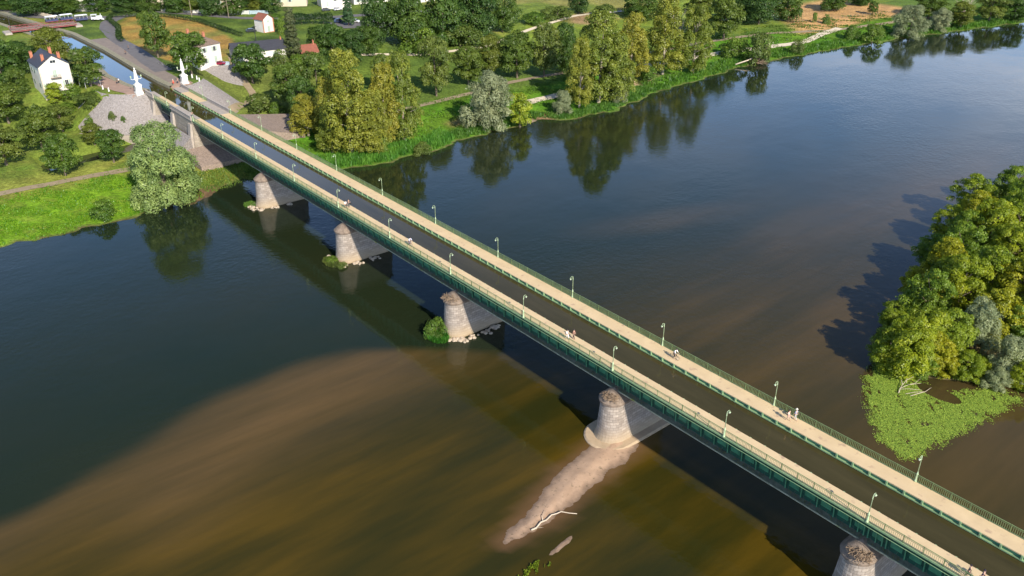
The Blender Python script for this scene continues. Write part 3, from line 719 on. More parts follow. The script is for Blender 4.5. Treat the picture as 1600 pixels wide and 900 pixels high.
# ------------------------------------------------------------------ trees
M_leaf = leafmat('foliage', .38)
M_bark = mat('bark', (.20,.155,.11), .95, (.11,.085,.06), 3)
M_palebark = mat('pale_bark', (.42,.36,.27), .95, (.28,.23,.17), 3)
def leaf_mesh(name, lobes, n, size, rs, droop=0.0, flat=.7, up=0.0):
    """lobes: (x,y,z,rx,ry,rz). Leaf quads spread on and in the lobes, facing mostly outwards."""
    rg = np.random.default_rng(rs)
    Lb = np.array(lobes, float); area = Lb[:, 3]*Lb[:, 5]+.2*Lb[:, 3]**2; cnt = np.maximum(6, (n*area/area.sum()).astype(int))
    P = []; Nn = []; Vv = []
    for i, (l, c) in enumerate(zip(Lb, cnt)):
        c = int(c*1.7)
        d = rg.normal(size=(c, 3)); d /= np.linalg.norm(d, axis=1)[:, None]; d[:, 2] = np.where(d[:, 2] < -.35, -d[:, 2], d[:, 2])
        # sub-clumps make the surface lumpy
        sub = rg.normal(size=(9, 3)); sub /= np.linalg.norm(sub, axis=1)[:, None]
        dt = (d@sub.T).max(axis=1)
        rad = (rg.uniform(.55, 1.0, c)**.6)*(.72+.50*np.clip((dt-.5)/.5, 0, 1)**1.3); far = rg.random(c) < .10; rad = np.where(far, rad*rg.uniform(1.0, 1.28, c), rad)
        p = l[:3]+d*l[3:6]*rad[:, None]
        if droop: p[:, 2] -= droop*rg.random(c)*(np.linalg.norm(d[:, :2], axis=1))
        # drop what is buried inside other lobes
        dd = (p[:, None, :]-Lb[None, :, :3])/Lb[None, :, 3:6]; q = (dd**2).sum(-1); q[:, i] = 9
        keep = q.min(axis=1) > .42
        p = p[keep]; d = d[keep]; P.append(p); Nn.append(d); Vv.append(np.full(len(p), rg.random())*.55+rg.random(len(p))*.45)
    P = np.concatenate(P); D = np.concatenate(Nn); V = np.concatenate(Vv)
    if len(P) > n: k = rg.permutation(len(P))[:n]; P, D, V = P[k], D[k], V[k]
    nl = len(P)
    nr = D+rg.normal(size=(nl, 3))*flat*.6; nr[:, 2] += up; nr /= np.linalg.norm(nr, axis=1)[:, None]
    t = np.cross(nr, rg.normal(size=(nl, 3))); t /= np.linalg.norm(t, axis=1)[:, None]; b = np.cross(nr, t)
    if droop: t = t*.55; b = b*1.5
    s = size*rg.uniform(.6, 1.25, nl)[:, None]
    pts = np.stack([P-t*s*.5, P-b*s*.42+nr*s*.1, P+t*s*.5, P+b*s*.55+nr*s*.05], 1).reshape(-1, 3)
    me = bpy.data.meshes.new(name); me.vertices.add(nl*4); me.vertices.foreach_set('co', pts.ravel()); me.loops.add(nl*4); me.loops.foreach_set('vertex_index', np.arange(nl*4)); me.polygons.add(nl)
    me.polygons.foreach_set('loop_start', np.arange(nl)*4); me.polygons.foreach_set('loop_total', np.full(nl, 4)); me.update(calc_edges=True)
    at = me.attributes.new('leafv', 'FLOAT', 'POINT'); at.data.foreach_set('value', np.repeat(V, 4)); me.materials.append(M_leaf); return me
def env_lobes(H, W, z0, shape, n, rs, rl=(.16, .26), squash=.8):
    rn = random.Random(rs); out = []
    ax, ay = rn.uniform(.9, 1.1), rn.uniform(.9, 1.1); ph = rn.uniform(0, 6)
    tries = 0
    while len(out) < n and tries < 4000:
        tries += 1
        h = rn.random(); a = rn.uniform(0, 2*math.pi)
        r = shape(h)*(1+.14*math.sin(3*a+ph+4*h)+.10*math.sin(5*a-ph*2)); u = math.sqrt(rn.uniform(.25, 1.0))*.80
        if rn.random() > r+.15: continue
        q = rn.uniform(*rl)*W
        x = W/2*r*u*math.cos(a)*ax; y = W/2*r*u*math.sin(a)*ay; z = z0+(H-z0)*h
        z = min(z, H-q*squash*.9)
        out.append((x, y, z, q, q, q*squash))
    return out
S_round = lambda h: math.sqrt(max(0, 1-(2*h-.9)**2*.92))
S_pop = lambda h: (.55+.55*math.sin(min(1, h*1.15+.12)*math.pi))*(1 if h < .9 else .75)
S_cone = lambda h: 1.0-h*.93
S_wil = lambda h: math.sqrt(max(0.02, 1-h*h*.98))
PROTO = {}
def add_proto(k, H, W, z0, shape, nl, leaves, size, seeds, rl=(.16,.26), squash=.8, droop=0, flat=.7, bark=None, trunk=.35, up=.25, core=True):
    for s in range(seeds):
        rs = abs(hash_(k))+s*17
        lobes = env_lobes(H, W, z0, shape, nl, rs, rl, squash)
        me = leaf_mesh(k+'_crown', lobes, leaves, size, rs, droop, flat, up)
        m_ = MB(); rn = random.Random(rs+5); lean = (rn.uniform(-.3, .3), rn.uniform(-.3, .3)); top = H*.72
        sp = [(0, 0, -1.0), (0, 0, 0), (lean[0]*.4, lean[1]*.4, top*.35), (lean[0], lean[1], top*.7), (lean[0]*1.2, lean[1]*1.5, top)]
        m_.tube(sp, [trunk*1.5, trunk*1.15, trunk*.8, trunk*.5, .06], 7)
        for q in range(9):
            lb = lobes[(q*7) % len(lobes)]; zb = max(.22*H, min(lb[2]*.75, top*.8)); m_.tube([(lean[0]*zb/top, lean[1]*zb/top, zb), (lb[0]*.5, lb[1]*.5, (zb+lb[2])*.5), (lb[0], lb[1], lb[2])], [trunk*.35, trunk*.22, .05], 5)
        ms = m_.build('trunk', bark or M_bark, None, True); tm = ms.data; bpy.data.objects.remove(ms)
        PROTO.setdefault(k, []).append((me, tm, H, W))
def hash_(s): return sum(ord(c)*(i+3) for i, c in enumerate(s))
add_proto('leafy', 14, 12, 2.6, S_round, 70, 13000, .42, 4, rl=(.08,.18))
add_proto('round', 13, 12, 2.4, S_round, 80, 12000, .42, 2, rl=(.08,.15), squash=.85)
add_proto('dark', 15, 16, .8, S_round, 76, 14000, .50, 3, rl=(.08,.18))
add_proto('poplar', 26, 15, 2.2, S_pop, 130, 20000, .44, 3, rl=(.06,.13), squash=1.25, bark=M_palebark, trunk=.5, up=.1)
add_proto('willow', 19, 20, .6, S_wil, 120, 30000, .44, 1, rl=(.06,.13), squash=.95, droop=1.1, trunk=.7)
add_proto('silver', 14, 15, .5, S_wil, 80, 15000, .44, 2, rl=(.07,.15), squash=.9, droop=.7)
add_proto('yellow', 10, 7, .5, S_round, 30, 6000, .40, 1, rl=(.15,.24))
add_proto('conifer', 18, 8, 1.2, S_cone, 90, 10000, .42, 1, rl=(.10,.19), squash=.55, up=0)
add_proto('bush', 4.5, 6, .1, S_wil, 22, 3200, .30, 2, rl=(.16,.26), trunk=.12)
add_proto('island', 11, 11, .3, S_round, 120, 22000, .27, 4, rl=(.055,.125), trunk=.3)
TONES = {'leafy': ((0.128,0.174,0.024),(0.165,0.191,0.026),(0.110,0.162,0.024),(0.152,0.191,0.033)), 'round': ((0.104,0.168,0.022),(0.085,0.148,0.022),(0.116,0.174,0.024)), 'dark': ((0.073,0.133,0.021),(0.063,0.118,0.023),(0.088,0.145,0.022)),
 'poplar': ((0.256,0.269,0.035),(0.201,0.238,0.033),(0.299,0.284,0.037)), 'willow': ((0.26,0.34,0.10),), 'silver': ((0.287,0.313,0.160),(0.244,0.278,0.138)), 'yellow': ((0.305,0.360,0.028),), 'conifer': ((0.104,0.122,0.046),(0.067,0.133,0.050)),
 'bush': ((0.110,0.186,0.024),(0.152,0.226,0.028),(0.134,0.180,0.035)), 'island': ((0.287,0.336,0.018),(0.226,0.290,0.018),(0.336,0.336,0.015),(0.159,0.238,0.020)), 'isilver': ((0.305,0.342,0.165),)}
KIND = {'leafy': 'broadleaf_tree', 'round': 'plane_tree', 'dark': 'dense_tree', 'poplar': 'poplar_tree', 'willow': 'willow_tree', 'silver': 'willow_tree', 'yellow': 'young_tree', 'conifer': 'conifer_tree', 'bush': 'bush', 'island': 'island_tree', 'isilver': 'willow_tree'}
_c = {}
def plant(kind, x, y, H, W, label, group=None, tone=None, zoff=-.05):
    pk = 'silver' if kind == 'isilver' else kind
    i = _c.get(kind, 0); _c[kind] = i+1
    me, tm, h0, w0 = PROTO[pk][i % len(PROTO[pk])]
    z = max(hf(x, y), WZ-.2)
    rz = (x*7.3+y*3.1) % 6.28
    e = empty(KIND[kind], (x, y, z+zoff), rz, label, 'bush' if kind == 'bush' else 'tree', group)
    e.scale = (W/w0, W/w0, H/h0)
    c = bpy.data.objects.new('crown', me); COL.objects.link(c); c.parent = e
    t = bpy.data.objects.new('trunk', tm); COL.objects.link(t); t.parent = e
    col = tone or TONES[kind][i % len(TONES[kind])]; c.color = (*col, 1)
    return e
TREES = [
    ('leafy',-255.8,-41.0,12.0,12.5, 'big leafy tree at the left edge, next below the white canal house'),
    ('dark',-291.7,-34.0,14.0,15.5, 'dark tree at the left edge level with the canal house roof'),
    ('leafy',-289.5,-17.9,13.2,13.2, 'ochre-green tree rising right behind the chimneys of the canal house'),
    ('leafy',-257.8,-15.7,11.6,11.1, 'rounded leafy tree between the terrace awnings and the canal'),
    ('leafy',-223.2,-49.0,10.8,12.0, 'leafy tree cut by the left edge just above the riverside path'),
    ('leafy',-229.4,-38.4,13.0,11.0, 'tall leafy tree just left of the small round meadow tree'),
    ('round',-205.9,-38.7,10.7,9.9, 'small round tree on the meadow, standing alone above the path'),
    ('round',-207.9,-25.9,9.1,8.2, 'small round tree on the meadow closest to the big pale willow'),
    ('leafy',-228.9,-25.0,5.9,7.3, 'low leafy tree in front of the cobbled cone and its curved wall'),
    ('willow',-176.8,-22.8,20.0,20.5, "huge pale grey-green willow at the water's edge beside the bridge"),
    ('bush',-176.6,-38.2,4.4,5.8, 'round dark bush alone on the bright left bank'),
    ('dark',-400.1,1.2,9.6,17.3, 'big dark tree by the top edge, nearest the red bridge'),
    ('dark',-401.1,12.5,8.7,16.5, 'dark tree right of the biggest one above the road train'),
    ('dark',-397.4,27.0,7.8,13.3, 'dark tree above the engine of the road train'),
    ('dark',-388.3,35.5,8.0,12.6, 'dark tree at the top edge behind the road bend'),
    ('dark',-383.1,44.3,7.2,11.5, 'dark tree at the top edge above the narrow end of the dry field'),
    ('dark',-376.0,54.1,8.9,11.6, 'dark tree at the top edge above the two-tier plane tree'),
    ('dark',-364.6,65.8,9.4,11.5, 'dark tree at the top edge behind the low street wall'),
    ('dark',-361.2,74.8,10.1,12.8, 'dark tree at the top edge behind the white board fence'),
    ('dark',-361.4,92.0,9.7,13.7, 'dark tree at the top edge above the red-roofed hut'),
    ('round',-283.1,14.0,15.9,10.7, 'tall double-crowned plane tree between the canal road and the dry field'),
    ('round',-250.9,13.7,13.9,13.2, 'broad yellowish tree in front of the shaded white house by the right pillar'),
    ('round',-252.1,34.4,13.4,13.1, 'round dense tree in front of the long slate-roofed house'),
    ('conifer',-262.1,55.4,18.9,8.3, 'tall dark brown-green conifer beside the brick cottage'),
    ('round',-224.8,34.8,14.0,11.5, 'round tree right of the stream, below the conifer'),
    ('leafy',-224.6,44.4,16.3,10.8, 'leafy tree between the round stream tree and the big poplars'),
    ('poplar',-179.1,30.7,28.9,16.4, 'tallest golden poplar of the clump next to the bridge'),
    ('poplar',-177.7,47.5,26.5,12.2, 'golden poplar at the right side of the clump next to the bridge'),
    ('poplar',-188.4,29.8,19.4,11.0, 'shorter poplar at the left side of the clump next to the bridge'),
    ('poplar',-174.8,36.9,18.1,9.0, 'small poplar in front between the two tall golden ones by the bridge'),
    ('bush',-173.4,37.4,5.1,4.7, 'small rounded bush at the foot of the golden poplars'),
    ('bush',-167.7,47.1,3.4,5.5, "low bush at the water's edge right of the golden poplars"),
    ('conifer',-313.4,107.1,14.0,6.7, 'blue-green conifer standing in the car park'),
    ('dark',-273.2,97.9,18.2,15.7, 'leftmost tree of the dark wood at top centre'),
    ('dark',-262.8,105.7,21.5,18.6, 'big dark tree second from the left in the wood at top centre'),
    ('dark',-259.0,119.2,21.8,18.9, 'big dark tree in the middle of the wood at top centre'),
    ('dark',-259.9,136.1,20.4,19.5, 'dark tree right of the middle of the wood at top centre'),
    ('dark',-263.1,153.4,17.4,14.7, 'rightmost tree of the dark wood at top centre'),
    ('dark',-260.1,69.8,13.0,13.2, 'dark green tree in the clump behind the poplars, middle one'),
    ('dark',-256.9,76.6,11.3,11.9, 'dark green tree in the clump behind the poplars, right one'),
    ('dark',-265.6,66.8,10.3,9.5, 'dark green tree hugging the brick cottage, left of its clump'),
    ('leafy',-206.5,79.3,19.5,11.5, 'leafy tree right behind the golden poplars, first of the riverside row'),
    ('leafy',-211.2,96.3,12.9,12.1, 'leafy tree second in the riverside row, above the silver willow'),
    ('leafy',-214.5,109.2,14.6,11.5, 'slim leafy tree third in the riverside row'),
    ('leafy',-207.0,115.2,16.3,13.3, 'yellow-green broad tree fourth in the riverside row'),
    ('leafy',-202.4,124.1,18.6,11.5, 'leafy tree fifth in the riverside row, above the pale track'),
    ('dark',-203.3,135.0,17.6,10.8, 'darker tree sixth in the riverside row, touching the great poplar'),
    ('silver',-173.6,76.1,17.5,17.7, 'wide silver-grey willow on the right bank above the reeds'),
    ('yellow',-169.3,85.0,10.8,6.8, 'bright yellow-green young tree touching the silver willow'),
    ('poplar',-171.3,121.4,29.8,18.6, "great poplar at the water's edge in the middle of the right bank"),
    ('poplar',-181.5,147.6,24.8,14.2, 'poplar behind the great poplar on its right side'),
    ('poplar',-183.0,166.6,27.8,16.6, 'olive poplar left of the bare dead tree'),
    ('poplar',-178.1,178.2,25.4,14.9, 'olive poplar right of the bare dead tree'),
    ('leafy',-202.3,227.0,19.1,15.9, 'leafy tree behind the towpath, right of the dead tree poplars'),
    ('dark',-211.8,264.7,15.0,17.7, 'dark tree by the top edge left of the sandy clearing'),
    ('dark',-209.1,282.3,12.8,15.0, 'dark tree touching the left end of the sandy clearing'),
    ('silver',-169.9,103.4,7.6,7.5, 'small silver willow bush in front and left of the great poplar'),
    ('silver',-167.9,127.8,9.2,7.8, 'small silver willow bush in front and right of the great poplar'),
    ('bush',-180.7,154.6,5.2,9.4, 'low bush between the chalk track and the olive poplars'),
    ('bush',-182.8,210.8,7.7,10.4, 'bush on the left side of the washed-up branch tangle'),
    ('bush',-172.4,211.8,12.0,10.7, 'tall bush on the right side of the washed-up branch tangle'),
    ('round',-191.2,327.7,6.3,5.6, 'little round tree standing alone on the sandy clearing'),
    ('bush',-172.2,278.5,6.1,7.3, 'yellowish shrub at the bank below the sandy clearing'),
    ('bush',-163.7,281.2,8.2,9.5, 'dark shrub at the waterline below the sandy clearing'),
    ('silver',-160.2,306.2,13.6,17.8, 'wide silver willow on the far bank at upper right'),
    ('silver',-157.6,327.9,10.3,12.4, 'smaller silver willow right of the wide one at upper right'),
    ('leafy',-154.0,341.5,11.6,13.1, 'leafy tree beside the pale dead tree near the top right corner'),
    ('dark',-146.2,379.4,11.4,16.2, 'dark tree on the bank in the top right corner'),
    ('dark',-270.3,205.5,9.5,10.2, 'lone dark tree in the pale field by the top edge'),
    ('bush',-269.1,190.3,5.1,14.7, 'low shrubs on the footpath left of the lone field tree'),
    ('bush',-265.7,173.8,5.0,11.4, 'low shrub further left of the lone field tree'),
    ('dark',-251.5,227.2,11.0,18.0, 'broad dark tree at the top edge behind the olive poplars'),
    ('island',-20.9,45.5,10.4,10.2, 'yellow-green tree at the lower left front of the island'),
    ('island',-23.3,44.9,8.3,7.9, "low outermost tree on the island's left tip"),
    ('island',-18.5,49.3,7.8,8.4, "yellow-green tree just left of the grey willow's foot on the island"),
    ('island',-26.1,62.1,11.3,10.2, "tall tree on the island's left shoulder"),
    ('island',-24.8,71.6,11.7,11.2, 'tall tree in the middle of the island, highest on its left side'),
    ('island',-22.2,78.7,12.2,11.2, 'big tree behind the grey island willow'),
    ('island',-17.2,77.7,12.2,11.2, 'big tree on the right edge of the frame, upper middle of the island'),
    ('island',-32.0,86.4,11.7,11.2, 'tree on the upper left outline of the island'),
    ('island',-32.9,102.2,12.2,11.2, 'tree high on the island by the right edge'),
    ('island',-31.3,111.0,12.2,11.2, 'uppermost dark-shadowed tree but one on the island'),
    ('island',-31.7,80.8,10.4,9.3, 'small tree on the left outline of the island, halfway up'),
    ('island',-33.9,120.2,12.2,11.2, 'uppermost tree of the island at the right edge of the photo'),
    ('island',-20.6,50.3,10.4,9.3, 'tree above the lower left front tree of the island'),
    ('island',-18.1,54.4,9.6,8.4, "low tree in the island's middle, touching the grey willow on its left"),
    ('island',-14.8,64.8,10.9,10.2, 'tree right of and above the grey island willow'),
    ('island',-11.1,67.0,10.4,10.2, 'tree at the right edge level with the grey island willow'),
    ('isilver',-16.0,60.5,10.0,8.8, 'grey-green willow in the middle of the island'),
    ('isilver',-9.1,56.8,7.8,7.4, 'small grey willow at the lower right of the island'),
    ('island',-6.1,56.7,6.1,7.4, 'low tree at the lower right edge of the island'),
    ('island',-13.5,51.9,5.2,6.5, 'small tree directly below the grey island willow'),
    ('island',-16.4,50.0,5.2,6.5, "small tree at the island's muddy front shore"),
    ('island',-18.9,46.7,4.8,6.5, 'lowest yellow-green tree above the bare white branches'),
    ('island',-23.1,44.5,5.2,6.0, "tiny tree overhanging the water on the island's left tip"),
    ('isilver',-9.1,53.3,3.9,5.1, "small greyish willow bush above the island's muddy bay"),
    ('island',-21.0,100.3,12.2,11.2, 'island tree outside the right edge, upper part'),
    ('island',-10.2,76.4,11.3,11.2, 'island tree outside the right edge, middle part'),
    ('island',-5.3,65.3,7.8,9.3, 'island tree outside the right edge, lower part'),
    ('island',-10.9,88.8,12.2,12.1, 'island tree far outside the right edge, middle part'),
    ('island',-27.3,133.3,12.2,12.1, 'island tree outside the right edge, near the top'),
    ('island',-17.6,120.4,12.2,12.1, 'island tree far outside the right edge, upper part'),
]
for t in TREES:
    g = "trees of the wooded island" if t[0] in ("island", "isilver") else ("bushes on the banks" if t[0] == "bush" else "trees on the banks and in the town")
    plant(*t[:5], t[5], g)
TREES2 = [
    ('bush',-258.5,-21.5,4.5,6.5, 'rounded green shrub at the foot of the canal house, right of its corner'),
    ('bush',-247.5,-20.0,3.2,9.0, 'broad green shrub mass sloping down between canal house and cobbled cone'),
    ('yellow',-261.2,-25.9,6.0,5.1, 'bright yellow shrub at the corner of the canal house'),
    ('dark',-266.2,-17.3,5.7,5.7, 'dark green shrub standing against the awnings of the canal house'),
    ('bush',-250.5,-16.5,1.8,4.0, 'olive shrub at the upper rim of the cobbled cone'),
    ('bush',-253.5,-25.0,3.0,7.0, 'low green shrub below the canal house on the slope'),
    ('bush',-235.8,-17.0,2.5,2.1, 'tiny shrub growing out of the cobbled cone, higher one'),
    ('bush',-233.3,-14.8,1.7,1.5, 'tiny shrub growing out of the cobbled cone, lower one'),
    ('bush',-239.0,-22.9,3.9,2.7, 'small olive shrub at the left flank of the cobbled cone'),
    ('dark',-300.6,-25.8,9.9,13.0, 'dark tree behind the canal house on its left'),
    ('leafy',-272.5,-33.5,8.5,7.0, 'leafy tree squeezed between the canal house and the left edge trees'),
    ('leafy',-243.5,-29.5,8.0,8.0, 'olive tree on the slope between the canal house and the round meadow trees'),
    ('bush',-229.2,25.7,5.6,9.4, 'yellow-olive thicket beside the stream on the right'),
    ('bush',-226.7,30.2,4.6,6.2, 'thicket overhanging the stream under the round tree'),
    ('round',-210.6,31.9,13.1,9.8, 'round tree between the stream and the golden poplars'),
    ('bush',-254.6,53.8,5.9,9.1, 'low green shrubs in front of the brick cottage'),
    ('bush',-259.5,49.0,5.9,5.9, 'climbing green shrubs at the end of the slate-roofed house'),
    ('bush',-324.1,78.4,5.3,7.1, "light green shrub to the left of the tall conifer's top"),
    ('bush',-308.4,74.6,6.7,6.3, 'dark shrub left of the tall conifer'),
    ('leafy',-223.0,68.8,12.6,8.3, 'darker tree seen between the two golden poplars'),
    ('poplar',-196.6,26.3,12.3,11.6, 'low golden poplar at the far left of the clump by the bridge'),
    ('poplar',-175.7,33.9,16.6,10.8, 'golden poplar in the front row of the clump by the bridge'),
    ('poplar',-182.3,26.3,13.6,9.4, 'leaning golden poplar closest to the bridge lamp'),
    ('poplar',-178.7,42.2,23.5,11.0, 'golden poplar behind, in the centre of the bridge clump'),
    ('poplar',-171.3,112.5,22.6,11.7, 'lower poplar on the left of the great riverside poplar'),
    ('poplar',-168.4,126.8,23.0,13.3, 'poplar on the right front of the great riverside poplar'),
    ('bush',-259.6,211.9,5.7,13.1, 'low shrubs at the top edge right of the lone field tree'),
    ('bush',-193.9,291.8,4.3,3.3, 'sapling on the left part of the sandy clearing'),
    ('bush',-198.4,289.2,4.4,2.7, 'leftmost sapling on the sandy clearing'),
    ('dark',-210.1,322.7,9.2,16.0, "dark trees' edge above the sandy clearing, middle"),
    ('dark',-208.8,346.9,6.9,13.2, 'dark tree above the lone little tree of the sandy clearing'),
    ('dark',-220.4,264.1,13.3,15.0, 'dark tree in the shade group left of the sandy clearing'),
    ('leafy',-224.2,236.2,16.2,16.2, 'leafy tree behind the bare dead tree'),
    ('bush',-172.2,237.5,5.7,5.3, 'low bush on the bank between chalk track and water, right of the tangle'),
    ('bush',-188.9,210.3,4.1,5.8, 'low bush left of the washed-up tangle, on the chalk track'),
    ('leafy',-170.9,343.4,11.3,18.5, 'leafy tree behind the two far silver willows'),
    ('leafy',-152.0,366.4,13.1,15.4, 'leafy tree right of the pale leaning dead tree'),
    ('bush',-255.4,105.2,9.8,15.0, 'light green undergrowth along the foot of the dark wood, left part'),
    ('bush',-254.9,125.1,8.6,18.1, 'light green undergrowth along the foot of the dark wood, right part'),
    ('dark',-261.6,85.9,10.6,11.3, 'dark tree stepping down from the wood toward the brick cottage'),
    ('dark',-425.1,-3.8,6.1,17.4, 'dark tree in the top left corner behind the canal road'),
    ('dark',-414.5,22.1,7.9,17.7, 'background dark tree above the road train, second row'),
    ('dark',-402.0,45.6,7.7,17.9, 'background dark tree at the top edge above the narrow field end, second row'),
    ('dark',-394.5,68.3,8.8,17.1, 'background dark tree at the top edge near the utility poles'),
    ('dark',-384.3,91.1,8.9,15.5, 'background dark tree at the top edge behind the pink house'),
    ('leafy',-374.3,60.7,7.8,8.7, 'light green garden tree behind the low street wall'),
    ('leafy',-363.8,86.8,8.0,8.9, 'light green garden tree above the pale blue fence'),
    ('bush',-81.6,-7.9,3.6,4.2, 'bright green bush on the rocks at the third pier foot from the front'),
    ('bush',-120.6,-8.0,1.6,3.4, 'low olive shrub at the foot of the fourth pier from the front'),
    ('bush',-117.6,-7.2,1.3,2.2, 'tiny shrub on the rocks right of the fourth pier foot'),
    ('island',-6.2,92.8,10.4,11.2,'island tree beyond the right edge behind the tall middle ones'),
    ('island',-26.2,95.8,10.4,10.2,'inner island tree between the upper outline trees'),
    ('island',-28.2,76.8,8.7,9.3,'inner island tree behind its left shoulder'),
    ('island',-40.2,112.8,9.6,10.2,'tree on the island\'s far rim below the uppermost ones'),
    ('island',-41.2,132.8,10.4,11.2,'last tree of the island before the upper right corner'),
    ('island',-36.2,146.8,10.4,12.1,'island tree outside the frame beyond the last visible one'),
]
# undergrowth on the island's left flank
for i, (x, y, H, W, l) in enumerate(((-30,58,5.5,6,'low thicket on the left shore of the island, lower part'),(-33.5,72,6.5,7,'low thicket on the left shore of the island, middle part'),(-38,88,7.5,8,'thicket on the left shore of the island, upper part'),(-42,103,8.5,9,'thicket on the far left shore of the island'),(-45,120,11,11,'tree on the far upper shore of the island'),(-28.5,66,9,9,'tree behind the low thicket of the island shore'),(-36,98,10,10,'tree behind the upper thicket of the island shore'),(-12,54.5,3.5,5,'lowest bush above the muddy bay of the island'))):
    TREES2.append(('island', x, y, H, W, l))
for t in TREES2:
    g = "trees of the wooded island" if t[0] == "island" else ("bushes on the banks" if t[0] == "bush" else "trees on the banks and in the town")
    plant(*t[:5], t[5], g)
# ------------------------------------------------------------------ buildings
M_white = M_white
M_wall = mat('white_render', (.78,.73,.66), .9, (.66,.60,.52), .4, bump=.1)
M_cream = mat('cream_render', (.66,.55,.40), .9, (.56,.46,.34), .4)
M_pinkw = mat('orange_render', (.62,.34,.20), .9, (.52,.29,.18), .5)
M_slate = mat('slate_roof', (.055,.055,.068), .6, (.035,.036,.045), .8, stretch=(1, 1, 6))
M_tile = mat('red_tile_roof', (.30,.10,.06), .85, (.20,.07,.045), 1.5)
M_brown = mat('old_tile_roof', (.22,.15,.11), .9, (.14,.10,.08), 1.5)
M_brick = mat('brick', (.48,.18,.10), .9, (.38,.14,.08), 2)
M_win = mat('window_glass', (.03,.04,.05), .12, (.02,.025,.03), 1)
M_shut = mat('shutter', (.42,.50,.42), .7, (.34,.42,.34), 1)
M_frame = mat('frame_white', (.75,.74,.70), .7, (.65,.64,.6), 1)
M_dark = mat('dark_metal', (.04,.04,.045), .5, (.025,.025,.03), 1)
def house(name, label, cx, cy, z, rz, L, W, h, rh, wm, rm, wins=(), chim=(), base=3, hip=0, cat='house', group=None, over=.35):
    e = empty(name, (cx, cy, z), rz, label, cat, group)
    l, w = L/2, W/2
    m_ = MB(); m_.add([(-l,-w,-base),(l,-w,-base),(l,w,-base),(-l,w,-base),(-l,-w,h),(l,-w,h),(l,w,h),(-l,w,h),(-l+hip,0,h+rh-.1),(l-hip,0,h+rh-.1)], [(0,1,5,4),(1,2,6,9,5) if not hip else (1,2,6,5),(2,3,7,6),(3,0,4,8,7) if not hip else (3,0,4,7)])
    m_.build('wall', wm, e)
    m_ = MB(); o = over; k = rh/(w); zz = h-k*o
    A = [(-l-o,-w-o,zz),(l+o,-w-o,zz),(l+o,w+o,zz),(-l-o,w+o,zz),(-l-o+hip,0,h+rh),(l+o-hip,0,h+rh)]
    B = [(a, b, c-.16) for a, b, c in A]
    V = A+B; m_.add(V, [(0,1,5,4),(2,3,4,5),(6,10,11,7),(8,11,10,9),(0,6,7,1),(2,8,9,3)]+([(1,7,11,5),(5,11,8,2),(3,9,10,4),(4,10,6,0)] if not hip else [(1,2,5),(3,0,4),(1,7,8,2),(3,9,6,0)]))
    m_.tube([(-l-o+hip,0,h+rh+.03),(l+o-hip,0,h+rh+.03)], .09, 5)
    rf = m_.build('roof', rm, e)
    for (u, v, s, hh) in chim:
        zb = h+rh*(1-abs(v)/w)-.4; m_ = MB(); m_.bx((u-.26*s, v-.42*s, zb), (u+.26*s, v+.42*s, zb+hh)); m_.bx((u-.31*s, v-.47*s, zb+hh+.003), (u+.31*s, v+.47*s, zb+hh+.15))
        for q in (-.25, .25): m_.lathe([(.12*s, 0), (.10*s, .4)], (u, v+q*s, zb+hh+.153), 7)
        m_.build('chimney', M_brick, rf)
    for (face, u, zc, ww, wh, *kd) in wins:
        kd = kd[0] if kd else 'window'
        sg = 1 if face[0] == '+' else -1
        def P(a, d): return (sg*(l+d), a) if face[1] == 'x' else (a, sg*(w+d))
        def bb(mbx, a0, a1, d0, d1, z0, z1):
            p, q = P(a0, d0), P(a1, d1); mbx.bx((p[0], p[1], z0), (q[0], q[1], z1))
        mm = M_win if kd == 'window' else (M_shut if kd == 'door' else M_dark)
        m_ = MB(); bb(m_, u-ww/2-.12, u+ww/2+.12, .003, .05, zc-wh/2-.12, zc+wh/2+.12); f = m_.build(kd, M_frame if kd != 'garage_door' else M_shut, e)
        m_ = MB(); bb(m_, u-ww/2, u-.03, .053, .08, zc-wh/2, zc+wh/2); bb(m_, u+.03, u+ww/2, .053, .08, zc-wh/2, zc+wh/2); m_.build('pane' if kd == 'window' else 'leaf', mm, f)
        if kd == 'window' and wh > 1.0:
            m_ = MB(); bb(m_, u-ww*1.05-.14, u-ww/2-.14, .01, .06, zc-wh/2, zc+wh/2); bb(m_, u+ww/2+.14, u+ww*1.05+.14, .01, .06, zc-wh/2, zc+wh/2); m_.build('shutter', M_shut, f)
    return e
e = house('canal_house', 'tall white house with slate roof and orange chimneys, beside the canal on the left', -270.2, -23.6, -3, 0, 12.5, 8.8, 9.6, 3.0, M_wall, M_slate,
  [('+x',0,10.6,1.5,.8),('+x',-.2,7.0,1.1,2.2,'door'),('+x',-2.9,3.6,.9,1.5),('+x',2.6,3.8,.9,1.5),('-y',-3.5,7.2,.8,1.4),('-y',0,7.2,.8,1.4),('-y',3.5,3.4,.8,1.4),('-y',-3.5,3.4,.8,1.4),('+x',-2.9,.8,.9,1.6)], [(-5.5,-3.3,1,1.9),(4.6,-2.3,1,1.8),(3.4,2.6,1,1.9),(-1.5,1.5,1,2.0)])
m_ = MB(); m_.bx((6.25,-1.7,5.6),(7.2,1.3,5.75)); 
for q in range(9): m_.bx((7.12,-1.66+q*.36,5.753),(7.17,-1.61+q*.36,6.6))
m_.bx((7.1,-1.7,6.603),(7.2,1.3,6.68)); m_.build('balcony', mat('old_iron', (.22,.17,.13), .7), e)
m_ = MB(); m_.bx((6.25,-4.35,9.0),(6.45,-4.1,-3)); m_.bx((6.253,-4.39,-.05),(6.40,4.39,.15)); m_.build('trim', M_cream, e)
m_ = MB(); m_.bx((6.26,1.6,2.8),(12,6.5,2.95)); 
e2 = empty('terrace_awning', (-262, -16.5, 0), R(8), 'white terrace awnings over cafe tables between the white house and the canal', 'awning')
m_ = MB()
